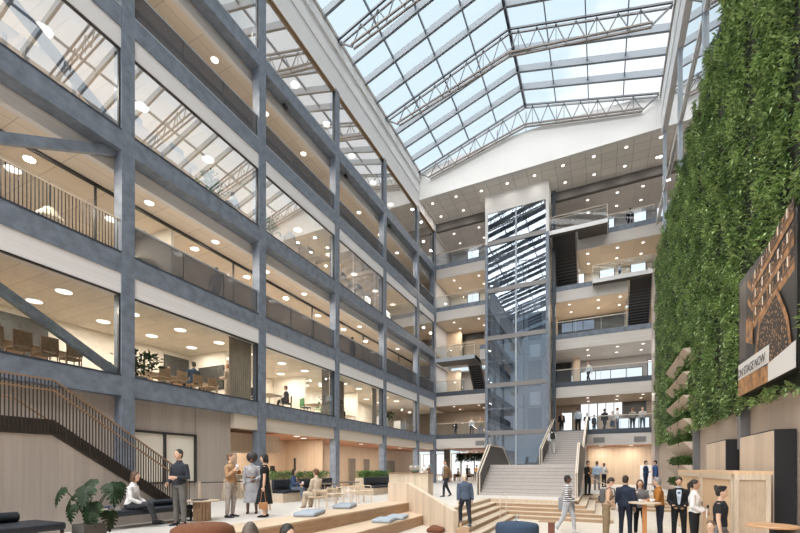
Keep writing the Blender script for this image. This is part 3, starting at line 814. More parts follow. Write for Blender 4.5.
landing('white edged landing with glass balustrade jutting from the topmost gallery beside the lift', RX, .48, 35.6, 37.38, L[5], hole=2.1)
flight('dark steel stair hanging below the topmost landing beside the lift', -3.6, -1.8, 36.1, L[5] - .1, 41.4, L[4] + .05, 22)
landing('long white edged landing with glass balustrade at the fourth gallery near the green wall', -.62, 3.72, 36.7, 37.38, L[4])
flight('dark steel stair below the long fourth-gallery landing beside the green wall', 2.0, 3.6, 37.5, L[4] - .1, 41.4, L[3] + .05, 22)
landing('grey edged half landing jutting below the third gallery near the corner column', -13.6, -9.93, 35.9, 37.9, 11.32, .34, STEEL_LT)
flight('dark steel stair from the half landing down to the second gallery', -11.15, -10.0, 38.05, 11.1, 40.6, L[2] + .05, 15)
flight('short pale railed stair from the half landing up to the third gallery', -13.3, -12.0, 39.5, L[3] - .1, 38.05, 11.35, 6)


def balustrade(label, x0, x1, z, y=YB + .06):
    t = thing('glass_balustrade', label, 'balustrade', (x0, y, z))
    w = x1 - x0
    B(0, w, 0, .015, .0, 1.02).build('glass_sheet', GLASS_T, t)
    B(0, w, -.02, .035, 1.02, 1.08).build('handrail', RAILW, t)
    n = max(2, int(w / 1.6))
    for i in range(n + 1):
        x = w * i / n; MB().box(max(0, x - .012), x + .012, -.01, .025, 0, 1.02).build('post', STEEL_LT, t)
for k, a, b, nm in ((1, XL, LX, 'corner column'), (1, -.95, 3.72, 'green wall'), (2, RX, 3.72, 'green wall'), (2, XL, -11.3, 'corner column'), (3, RX, 1.9, 'green wall'),
                    (4, XL, LX, 'corner column'), (5, XL, LX, 'corner column'), (5, .5, 3.7, 'green wall')):
    balustrade(f'glass balustrade of the {ST[k]} end gallery on the side of the {nm}', a, b, L[k] + .14)

# air vents in the pale fascias
for i, (px, py) in enumerate(((480, 443), (599, 440), (640, 439))):
    u = (px - 400) / FPX; x = (YB + .02) * (u * cs - sn) / (u * sn + cs); z = CAM_H + (HOR - py) * YB / (u * sn + cs) / FPX
    t = thing('air_vent', f'grey louvred air vent in the lowest pale fascia, {("next to the lift shaft", "above the two standing men", "nearest the green wall")[i]}', 'vent', (x, YB + .02, z))
    MB().box(-.42, .42, -.02, 0, -.22, .22).build('frame', mat('vent_grey', (.33, .32, .32), .5), t)
    m = MB()
    for q in range(6): m.box(-.38, .38, -.035, -.02, -.18 + .062 * q, -.15 + .062 * q)
    m.build('louvre', mat('vent_dark', (.22, .21, .21), .5), t)

# ------------------------------------------------------------------ side stair by the timber wall
SX = -10.25
t = thing('timber_stair', 'timber sided stair with slim balusters turning at a landing beside the benches', 'staircase')
ya, yb_, zl = 4.77, 7.95, 2.06
m = MB().prism([(-8, 0), (-8, zl - .02), (ya, zl - .02), (yb_, 0)], 'x', SX - .12, SX)
m.build('side_wall', WOODWALL, t)
for i in range(12):
    z = zl * (i + 1) / 13
    y1 = yb_ - (yb_ - ya) * i / 12
    B(SX - 1.75, SX - .12, ya, y1, z - zl / 13, z).build('step', OAK, t)
B(SX - 1.75, SX - .12, 0, ya, zl - .2, zl).build('landing', OAK, t)
STR = mat('dark_brown_stringer', (.035, .028, .024), .5)
m = MB().prism([(-8, zl - .02), (-8, zl + .30), (ya, zl + .30), (yb_ + .12, .14), (yb_ + .12, 0), (yb_ - .1, 0), (ya - .02, zl - .02)], 'x', SX - .06, SX + .02)
m.build('stringer', STR, t)
def rail_z(y): return zl if y < ya else zl * (1 - (y - ya) / (yb_ - ya))
b = MB(); n = 0
y = 3.0
while y < yb_:
    z = rail_z(y)
    MB().box(SX + .022, SX + .042, y, y + .016, z + .02, z + 1.10).build('baluster', STR, t)
    y += .064
for dz, mm in ((1.12, RAILB), (.90, RAILB)):
    MB().bar((SX + .03, -8, zl + dz), (SX + .03, ya, zl + dz), .034, .03).build('handrail', mm, t)
    MB().bar((SX + .03, ya, zl + dz), (SX + .03, yb_, dz), .034, .03).build('handrail', mm, t)
MB().tube([(SX - 1.7, 3.0, zl + .9), (SX - 1.7, ya, zl + .9), (SX - 1.7, yb_, .9)], .022).build('wall_rail', RAILB, t)
t = thing('low_guard_rail', 'low guard rail with wooden posts at the foot of the timber stair', 'railing', (SX, 8.3, 0))
MB().tube([(0, 0, .95), (.55, 2.2, .95)], .015).build('rail', BLACK, t)
for q in ((0, 0), (.2, .8), (.55, 2.2)): MB().box(q[0] - .025, q[0] + .025, q[1] - .025, q[1] + .025, 0, .98).build('post', OAK, t)

# ------------------------------------------------------------------ green wall
def leaf_mesh(P, D, ln, wd, up):
    """Folded pointed leaves: numpy arrays of base points, directions, lengths, widths."""
    D = D / np.linalg.norm(D, axis=1, keepdims=True)
    S = np.cross(D, up); S /= np.linalg.norm(S, axis=1, keepdims=True) + 1e-9
    N = np.cross(S, D)
    m = P + D * (ln * .5)[:, None] + N * (ln * .10)[:, None]
    a = m + S * (wd * .5)[:, None]; b = m - S * (wd * .5)[:, None]
    tip = P + D * ln[:, None] - N * (ln * .12)[:, None]
    V = np.stack([P, a, tip, b], axis=1).reshape(-1, 3)
    return V


def leaf_obj(name, V, m, parent=None, loc=None):
    n = len(V) // 4
    me = bpy.data.meshes.new(name)
    me.vertices.add(len(V)); me.vertices.foreach_set('co', V.astype(np.float32).ravel())
    me.loops.add(4 * n); me.loops.foreach_set('vertex_index', np.arange(4 * n, dtype=np.int32))
    me.polygons.add(n); me.polygons.foreach_set('loop_start', np.arange(0, 4 * n, 4, dtype=np.int32)); me.polygons.foreach_set('loop_total', np.full(n, 4, dtype=np.int32))
    me.update(calc_edges=True); me.validate()
    me.materials.append(m)
    o = bpy.data.objects.new(name, me); COL.objects.link(o)
    if parent is not None: o.parent = parent
    if loc is not None: o.location = loc
    return o


def leafmat(name, dark, light, scale=1.3, trans=0.25):
    if name in MATS: return MATS[name]
    m = bpy.data.materials.new(name); m.use_nodes = True
    nt = m.node_tree; b = nt.nodes['Principled BSDF']; b.inputs['Roughness'].default_value = .5; b.inputs['Specular IOR Level'].default_value = .3
    t = nt.nodes.new('ShaderNodeTexCoord')
    n1 = nt.nodes.new('ShaderNodeTexNoise'); n1.inputs['Scale'].default_value = scale; n1.inputs['Detail'].default_value = 2
    n2 = nt.nodes.new('ShaderNodeTexNoise'); n2.inputs['Scale'].default_value = scale * 11; n2.inputs['Detail'].default_value = 1
    for n in (n1, n2): nt.links.new(t.outputs['Object'], n.inputs[0])
    k = mnode(nt, 'ADD', mnode(nt, 'MULTIPLY', n1.outputs[0], .45), mnode(nt, 'MULTIPLY', n2.outputs[0], .55))
    r = nt.nodes.new('ShaderNodeValToRGB'); r.color_ramp.elements[0].position = .38; r.color_ramp.elements[1].position = .66
    r.color_ramp.elements[0].color = (*dark, 1); r.color_ramp.elements[1].color = (*light, 1)
    nt.links.new(k, r.inputs[0]); nt.links.new(r.outputs[0], b.inputs['Base Color'])
    MATS[name] = m
    return m

LEAF = leafmat('wall_foliage_green', (.065, .15, .05), (.56, .73, .31))
SOIL = mat('dark_felt', (.022, .028, .016), .95, 0, .5, 12)
GY0, GY1, GZ0, GZ1 = 7.5, 35.2, 3.02, 16.42
t = thing('green_wall', 'tall planted green wall of dense leaves on the side of the hall', 'green wall', (XR, 0, 0))
B(-.08, 0.01, GY0, GY1, GZ0 + .05, GZ1).build('backing_panel', SOIL, t)
N = 150000
yy = np.concatenate([RNG.uniform(GY0, GY1, N // 2), GY0 + (GY1 - GY0) * RNG.beta(1.0, 2.6, N // 2)])
zz = RNG.uniform(GZ0 - .08, GZ1 + .05, len(yy))
seam = np.abs(((yy + .45 * np.sin(zz * .7) * .3) / 3.05 + .35) % 1 - .5)      # thin gaps between the planting panels
clump = np.sin(yy * 4.1 + 1.7 * np.sin(zz * 1.3)) * np.sin(zz * 3.1 + 1.9 * np.sin(yy * 1.1))
keep = (RNG.uniform(0, 1, len(yy)) < np.clip((.5 - seam) * 7 - .25, .02, 1)) & (RNG.uniform(0, 1, len(yy)) < .60 + .42 * clump)
keep &= ~((yy > 10.5) & (yy < 14.55) & (zz > 3.15) & (zz < 6.55))
yy, zz, clump, seam = yy[keep], zz[keep], clump[keep], seam[keep]
P = np.stack([-.05 - RNG.uniform(0, .12, len(yy)) - .20 * np.clip(clump, 0, 1) * np.clip((.5 - seam) * 5, 0, 1), yy, zz], 1)
D = np.stack([-RNG.uniform(.35, 1.0, len(yy)), RNG.normal(0, .55, len(yy)), RNG.normal(-.05, .6, len(yy))], 1)
ln = RNG.uniform(.10, .21, len(yy)); wd = ln * RNG.uniform(.28, .42, len(yy))
o = leaf_obj('foliage', leaf_mesh(P, D, ln, wd, np.array([0, 0, 1.0])), LEAF, t); o['kind'] = 'stuff'

def bush(name, m, parent, n, box, ln=(.08, .16), loc=None, up=.6):
    x0, x1, y0, y1, z0, z1 = box
    P = np.stack([RNG.uniform(x0, x1, n), RNG.uniform(y0, y1, n), z0 + (z1 - z0) * RNG.beta(1.5, 1.2, n)], 1)
    D = np.stack([RNG.normal(0, .8, n), RNG.normal(0, .8, n), RNG.normal(up, .6, n)], 1)
    l = RNG.uniform(*ln, n)
    return leaf_obj(name, leaf_mesh(P, D, l, l * RNG.uniform(.35, .55, n), np.array([.3, .2, 1.0])), m, parent, loc)

LEAF2 = leafmat('planter_foliage_green', (.02, .055, .012), (.09, .19, .035), 2.5)
PWOOD = mat('planter_oak', (.64, .52, .42), .55, 0, .1, 3, (7, .6, 7))
for i in range(7):
    zt = 6.6 - 1.02 * i
    t = thing('wall_planter', f'wedge-shaped oak planter shelf on the green wall, {(ORD + ["seventh", "eighth"])[i]} from the top of its stack', 'planter', (XR, 21.9, zt))
    MB().prism([(-.50, 0), (-.12, 0), (-.12, -.56), (-.10, -.60)][:0] + [(-.52, 0), (0, 0), (0, -.56 if i < 6 else -.46)], 'y', 0, 5.5).build('timber_box', PWOOD, t)
    bush('plants', LEAF2, t, 760, (-.42, -.1, .1, 5.3, 0, .34 if i > 3 else .22), (.1, .22), None, .5)
    m = MB()
    y = random.uniform(.6, 1.6)
    pts = [(-.53, y, .06)]
    for q in range(6): pts.append((-.54 + .012 * q, y + .10 * q + random.uniform(-.05, .05), -.02 - .03 * q + random.uniform(-.03, .03)))
    m.tube(pts, .011, 5)
    m.build('trailing_stem', mat('dark_stem', (.05, .035, .025), .8), t)
for y, z0, z1, lb in ((21.6, -.7, 3.1, 'beside the planter stack'), (15.0, 1.9, 3.1, 'between the two black-sided wall boxes')):
    struct('column', B(XR - .2, XR + .02, y - .16, y + .16, z0, z1), mat('slate_post', (.16, .16, .17), .5), f'slate grey post under the green wall {lb}', 'column')

def mesh_obj_plain(name, me, m, parent):
    me.name = name; me.materials.clear(); me.materials.append(m)
    o = bpy.data.objects.new(name, me); COL.objects.link(o); o.parent = parent
    return o

# billboard
t = thing('theatre_billboard', 'large dark billboard with a theatre interior picture and white title strip on the green wall', 'billboard', (3.42, 14.42, 3.31))
BW, BH = 3.78, 3.12
for a in (-.6, -BW + .6): MB().box(.13, .32, a - .05, a + .05, .4, BH - .4).build('mounting_bar', BLACK, t)
MB().box(0, .14, -BW, 0, 0, BH).build('casing', mat('billboard_black', (.012, .011, .011), .4), t)
_off = [0.0]
def pic(name, poly, m):
    """Flat printed shape: poly in (s, t) of the billboard's face."""
    _off[0] += .0002
    x = -.001 - _off[0]
    v = [(x, -a * BW, b * BH) for a, b in poly]
    return MB().add(v, [tuple(range(len(v)))]).build(name, m, t)
AMB = mat('print_amber', (.34, .165, .06), .45, 0, .6, 5); AMBD = mat('print_brown', (.16, .075, .03), .45, 0, .5, 5)
WHITEP = mat('print_white', (.72, .70, .68), .4); LAMPP = mat('print_lamp_glow', (.80, .70, .55), .4)
aud = mat('print_audience', (.16, .10, .06), .5)
nt = aud.node_tree; vo = nt.nodes.new('ShaderNodeTexVoronoi'); vo.inputs['Scale'].default_value = 13
tcx = nt.nodes.new('ShaderNodeTexCoord'); nt.links.new(tcx.outputs['Object'], vo.inputs['Vector'])
rr = nt.nodes.new('ShaderNodeValToRGB'); rr.color_ramp.elements[0].color = (.60, .36, .18, 1); rr.color_ramp.elements[0].position = .12
rr.color_ramp.elements[1].color = (.03, .018, .012, 1); rr.color_ramp.elements[1].position = .42
nt.links.new(vo.outputs['Distance'], rr.inputs[0]); nt.links.new(rr.outputs[0], nt.nodes['Principled BSDF'].inputs['Base Color'])
AUD = aud
pic('print_wall', [(.02, .15), (.98, .03), (.98, .98), (.02, .98)], mat('print_dark', (.022, .018, .016), .4, 0, .5, 2))
pic('print_curtain', [(.02, .32), (.16, .30), (.16, .95), (.02, .95)], mat('print_taupe', (.08, .062, .05), .4, 0, .6, 1.2, (1, 4, .3)))
for a, b, h in ((.64, .50, .055), (.79, .66, .05), (.94, .83, .045)):
    lo = lambda q: a - .16 + (b + .12 - a + .16) * (q - .30) / .67 if q > .30 else a - .16 + (.30 - q) * 1.0
    pic('print_balcony', [(.20, lo(.20)), (.30, lo(.30)), (.97, lo(.97)), (.97, lo(.97) + h), (.30, lo(.30) + h), (.20, lo(.20) + h)], AMB)
    pic('print_balcony_shade', [(.22, lo(.22) + h + .01), (.30, lo(.30) + h + .01), (.97, lo(.97) + h + .01), (.97, lo(.97) + h + .035), (.30, lo(.30) + h + .035), (.22, lo(.22) + h + .03)], AMBD)
    pic('print_gallery_crowd', [(.31, lo(.31) + h + .04), (.97, lo(.97) + h + .04), (.97, lo(.97) + h + .085), (.31, lo(.31) + h + .085)], AUD)
    for q in range(8):
        s_ = .32 + q * .082; z = lo(s_) + h + .02
        pic('print_pillar', [(s_, z), (s_ + .014, z), (s_ + .014, z + .07), (s_, z + .07)], AMB)
    for q in range(5):
        s_ = .35 + q * .13; z = lo(s_) + h + .03
        pic('print_lamp', [(s_, z), (s_ + .020, z), (s_ + .020, z + .065), (s_, z + .065)], LAMPP)
    for q in range(12):
        s_ = .31 + q * .054; z = lo(s_) + h * .9
        pic('print_spectator', [(s_, z), (s_ + .012, z), (s_ + .012, z + .018), (s_, z + .018)], LAMPP if q % 3 == 0 else AMBD)
pic('print_box_seat', [(.18, .42), (.32, .36), (.32, .52), (.18, .62)], AMB)
pic('print_hall_edge', [(.33, .16), (.96, .10), (.90, .36), (.74, .62), (.44, .50)], AMB)
pic('print_audience', [(.36, .17), (.93, .12), (.87, .34), (.73, .58), (.46, .47)], aud)
pic('print_stage', [(0.0, .0), (1, .0), (1, .05), (.62, .12), (.0, .16)], AMB)
pic('print_banner', [(.60, .0), (1, .0), (1, .17), (.60, .13)], WHITEP)
pic('print_title_strip', [(.0, .145), (.62, .135), (.62, .265), (.0, .275)], WHITEP)
fc = bpy.data.curves.new('title_lettering', 'FONT'); fc.body = 'ON STAGE NOW'; fc.size = .30; fc.extrude = .002; fc.align_x = 'LEFT'
tmp = bpy.data.objects.new('tmp', fc); COL.objects.link(tmp); bpy.context.view_layer.update()
lm = bpy.data.meshes.new_from_object(tmp.evaluated_get(bpy.context.evaluated_depsgraph_get())); bpy.data.objects.remove(tmp)
wid = max(v.co.x for v in lm.vertices)
lm.transform(Matrix.Diagonal((BW * .55 / wid, 1, 1, 1)))
fo = mesh_obj_plain('title_lettering', lm, mat('ink_black', (.02, .02, .02), .6), t)
fo.matrix_local = Matrix(((0, 0, -1, -.05), (-1, 0, 0, -.10), (0, 1, 0, .49), (0, 0, 0, 1)))

# timber boxes and the low kiosk on the side wall
for lb, y0, y1, xf, z0, z1 in (('smaller, farther along the wall', 15.85, 18.4, 3.41, .13, 2.24), ('larger, nearest the round table', 11.7, 14.1, 3.36, .13, 2.20)):
    t = thing('wall_box', f'timber faced wall box with black sides, {lb}', 'wall box', (XR, y0, z0))
    MB().box(xf - XR + .02, 0, 0, y1 - y0, 0, z1 - z0).build('body', BLACKT, t)
    MB().box(xf - XR, xf - XR + .02, .0, y1 - y0, .0, z1 - z0 - .03).build('timber_front', planks('box_front_boards', (.56, .46, .37), .6, 'z', 'y', .85, .1), t)
t = thing('timber_kiosk', 'low honey timber kiosk with panelled doors in the sunken area', 'kiosk', (2.52, 11.0, PIT))
MB().box(.03, .60, .03, 6.9, 0, 1.93).build('body', OAK, t)
KH = 1.93
KLIT = mat('kiosk_oak_lit', (.66, .46, .29), .5, 0, .10, 3, (7, 7, 1))  # orange light on the doors and cornice put into the oak colour
MB().box(-.03, .64, -.02, 6.95, KH, KH + .07).build('cornice', KLIT, t)
for y0, y1 in ((.1, 3.1), (3.25, 6.85)):
    d = B(0, .03, y0 + .08, y1 - .08, .1, KH - .12).build('door', KLIT, t)
    MB().box(-.03, .03, y0, y0 + .08, 0, KH).box(-.03, .03, y1 - .08, y1, 0, KH).box(-.03, .03, y0 + .08, y1 - .08, KH - .12, KH).box(-.03, .03, y0 + .08, y1 - .08, 0, .1).build('door_frame', OAK, d)
    MB().tube([(-.06, y1 - .35, 1.0), (-.06, y1 - .35, 1.16)], .012).build('handle', BLACK, d)
d = B(.08, .52, 0, .03, .1, KH - .12).build('end_panel', mat('kiosk_oak_shaded', (.50, .38, .27), .5, 0, .12, 3, (7, 7, 1)), t)  # shade on the end face painted as a darker oak
MB().box(0, .08, -.03, .03, 0, KH).box(.52, .60, -.03, .03, 0, KH).box(.08, .52, -.03, .03, KH - .12, KH).box(.08, .52, -.03, .03, 0, .1).build('panel_frame', OAK, d)


# ------------------------------------------------------------------ ceiling lights
def ceiling_light(label, group, x, y, z, r, watts, color=(1.0, .86, .68)):
    global _CL
    try: protos = _CL
    except NameError: protos = _CL = {}
    if r not in protos:
        t = thing('ceiling_light', label, 'ceiling light', (x, y, z), 0, group)
        MB().lathe([(r * 1.08, -.02), (r * 1.12, 0.0)], 20).build('trim_ring', WHITE, t)
        MB().lathe([(r * .98, -.028), (r * .98, -.02)], 20).build('diffuser', LAMP, t)
        protos[r] = t
    else:
        t = dup(protos[r], (x, y, z), 0, label, group)
    d = bpy.data.lights.new('bulb', 'AREA'); d.shape = 'DISK'; d.size = 2 * r * .97; d.energy = watts; d.color = color
    o = bpy.data.objects.new('bulb', d); COL.objects.link(o); o.location = (x, y, z - .035)
    return t

WARM = (1.0, .92, .80)
for i in range(5):
    y0 = YC[i] if i else 2.55
    nm = (ORD)[i]
    for dy in (1.1, 3.05, 5.0):
        for x in (-15.6, -17.4):
            ceiling_light(f'round ceiling light in the first-storey room of the {nm} column bay', f'lights of the first-storey room, {nm} bay', x, y0 + dy, L[2] - 1.32, .23, 46, WARM)
    for dy in (1.5, 4.5):
        ceiling_light(f'small round ceiling light over the second-storey balcony, {nm} column bay', f'lights of the second-storey balcony, {nm} bay', -15.25, y0 + dy, L[3] - 1.08, .16, 60, WARM)
        ceiling_light(f'round ceiling light behind the inner glass of the second storey, {nm} column bay', f'inner lights of the second storey, {nm} bay', -17.6, y0 + dy, L[3] - 1.09, .23, 85, WARM)
        ceiling_light(f'round ceiling light behind the mirrored glass of the third storey, {nm} column bay', f'lights of the third storey, {nm} bay', -15.7, y0 + dy, L[4] - 1.32, .25, 75, WARM)
        ceiling_light(f'small round ceiling light over the fourth-storey balcony, {nm} column bay', f'lights of the fourth-storey balcony, {nm} bay', -15.3, y0 + dy, L[5] - 1.08, .16, 56, WARM)
        if i > 0: ceiling_light(f'round ceiling light behind the topmost glass, {nm} column bay', f'lights of the topmost storey, {nm} bay', -15.9, y0 + dy, 23.48, .25, 45, WARM)
    ceiling_light(f'inner round ceiling light of the third storey, {nm} column bay', f'inner lights of the third storey, {nm} bay', -18.5, y0 + 3.05, L[4] - 1.32, .25, 120, WARM)
for k in range(1, 6):
    zc = (L[k + 1] - 1.14) if k < 5 else 23.7
    for side, xs in (('beside the corner column', (-12.6, -10.2)), ('beside the green wall', (-1.0, 1.2, 3.0) if k != 3 else (-2.4, -.2, 1.4))):
        if k == 4: xs = tuple(x for x in xs if x > -1.2 or x < -9)
        for x in xs:
            for y in (38.3, 40.2):
                ceiling_light(f'small round ceiling light of the {ST[k]} end gallery {side}', f'lights of the {ST[k]} end gallery {side}', x, y, zc, .115, {5: 16, 4: 34, 3: 38, 2: 30, 1: 34}[k], (1, .96, .92) if k in (5, 2) else WARM)
for x in np.linspace(-13.2, 8, 11):
    if LX - .2 < x < RX + .2: ys = (34.4,)
    else: ys = (34.2, 36.3)
    for y in ys:
        ceiling_light('small round light in the tiled soffit above the end galleries', 'lights of the tiled soffit', x, y, 24.4, .12, 14, (1, .93, .84))
for y in (13.0, 16.2, 19.4, 22.6, 25.8, 29.0, 32.2):
    ceiling_light('added round light in the cedar ceiling to brighten the kitchen hood', 'lights of the cedar ceiling', -16.9 if y < 17 else -15.4, y, L[1] - 1.28, .16, 60, WARM)
ceiling_light('added round light in the cedar ceiling to brighten the kitchen hood', 'lights of the cedar ceiling', -14.75, 18.0, L[1] - 1.28, .16, 34, WARM)  # extra lamp added to lighten the shaded hood
for x, y in ((-13, 44), (-9, 44), (-5, 44), (-13, 48), (-9, 48), (-5, 48), (0, 38.8), (2.2, 38.8)):
    ceiling_light('round ceiling light under the end galleries at ground level', 'lights under the end galleries', x, y, L[1] - 1.14, .16, 60, WARM)
# ------------------------------------------------------------------ people
def remeshed(mb, voxel, smooth=2):
    me = bpy.data.meshes.new('tmp'); me.from_pydata([tuple(p) for p in mb.v], [], mb.f)
    bm = bmesh.new(); bm.from_mesh(me); bmesh.ops.recalc_face_normals(bm, faces=bm.faces); bm.to_mesh(me); bm.free()
    o = bpy.data.objects.new('tmp', me); COL.objects.link(o)
    r = o.modifiers.new('r', 'REMESH'); r.mode = 'VOXEL'; r.voxel_size = voxel; r.adaptivity = 0
    if smooth:
        q = o.modifiers.new('s', 'SMOOTH'); q.iterations = smooth; q.factor = .5
    dg = bpy.context.evaluated_depsgraph_get()
    out = bpy.data.meshes.new_from_object(o.evaluated_get(dg))
    bpy.data.objects.remove(o); bpy.data.meshes.remove(me)
    out.polygons.foreach_set('use_smooth', [True] * len(out.polygons))
    return out


def mesh_obj(name, me, m, parent):
    me.name = name; me.materials.clear(); me.materials.append(m)
    o = bpy.data.objects.new(name, me); COL.objects.link(o); o.parent = parent
    return o


SKIN = [mat('skin_fair', (.62, .40, .29), .5), mat('skin_tan', (.45, .27, .18), .5), mat('skin_deep', (.14, .075, .05), .5)]
EYE = mat('eye_dark', (.02, .016, .014), .3); LIP = mat('lip_rose', (.36, .13, .11), .5)
_CM = {}
def cloth(c, pattern=None):
    k = (c, pattern)
    if k not in _CM:
        nm = 'cloth_%d' % len(_CM)
        if pattern == 'stripe':
            m = mat(nm, c, .9); nt = m.node_tree
            tcn = nt.nodes.new('ShaderNodeTexCoord'); wv = nt.nodes.new('ShaderNodeTexWave'); wv.inputs['Scale'].default_value = 5.0; wv.bands_direction = 'Z'
            nt.links.new(tcn.outputs['Object'], wv.inputs[0])
            rc = nt.nodes.new('ShaderNodeValToRGB'); rc.color_ramp.interpolation = 'CONSTANT'; rc.color_ramp.elements[0].color = (.04, .045, .06, 1); rc.color_ramp.elements[1].color = (.75, .75, .76, 1); rc.color_ramp.elements[1].position = .5
            nt.links.new(wv.outputs[1], rc.inputs[0]); nt.links.new(rc.outputs[0], nt.nodes['Principled BSDF'].inputs['Base Color'])
        else:
            m = mat(nm, c, .88, 0, .18, 9)
        m.node_tree.nodes['Principled BSDF'].inputs['Specular IOR Level'].default_value = .2
        _CM[k] = m
    return _CM[k]


def vunit(*a): return Vector(a).normalized()


ARMS = {   # (upper arm, forearm) for a left arm (-x side); x is mirrored for the other
    'down': ((-.14, .02, -1), (-.04, .16, -1)), 'hold': ((-.22, -.05, -1), (.42, .9, .05)), 'low_hold': ((-.16, .06, -1), (.35, .72, -.45)),
    'cup': ((-.18, .12, -1), (.28, .62, .72)), 'reach': ((-.12, .45, -.9), (.1, 1, .05)), 'lap': ((-.12, .28, -1), (.35, .85, -.30)),
    'pocket': ((-.30, -.12, -1), (.15, .25, -1)), 'swing_f': ((-.1, .38, -1), (.0, .75, -.75)), 'swing_b': ((-.12, -.42, -1), (-.02, -.1, -1)),
    'fold': ((-.20, .05, -1), (.92, .40, .06)), 'phone': ((-.2, .2, -1), (.35, .35, .9)), 'rest': ((-.2, .3, -.9), (.2, 1, -.05)),
    'bag': ((-.10, -.03, -1), (-.02, .10, -1)), 'bend': ((-.34, -.12, -1), (.55, .55, -.35))}
LEGS = {   # ((thigh, shin) left, (thigh, shin) right)
    'stand': (((-.05, .02, -1), (-.02, -.04, -1)), ((.05, .02, -1), (.02, -.04, -1))),
    'weight': (((-.07, .12, -1), (-.06, -.12, -1)), ((.03, -.02, -1), (.02, -.04, -1))),
    'walk': (((-.02, .42, -1), (-.01, .06, -1)), ((.02, -.22, -1), (.01, -.58, -1))),
    'walk2': (((-.02, -.22, -1), (-.01, -.58, -1)), ((.02, .42, -1), (.01, .06, -1))),
    'climb': (((-.02, .75, -1), (-.01, -.12, -1)), ((.02, -.12, -1), (.01, -.30, -1))),
    'sit': (((-.12, 1, -.03), (-.02, .10, -1)), ((.12, 1, -.03), (.02, .10, -1))),
    'cross': (((-.10, 1, .02), (.08, .22, -1)), ((.02, 1, .10), (-.30, .35, -1)))}


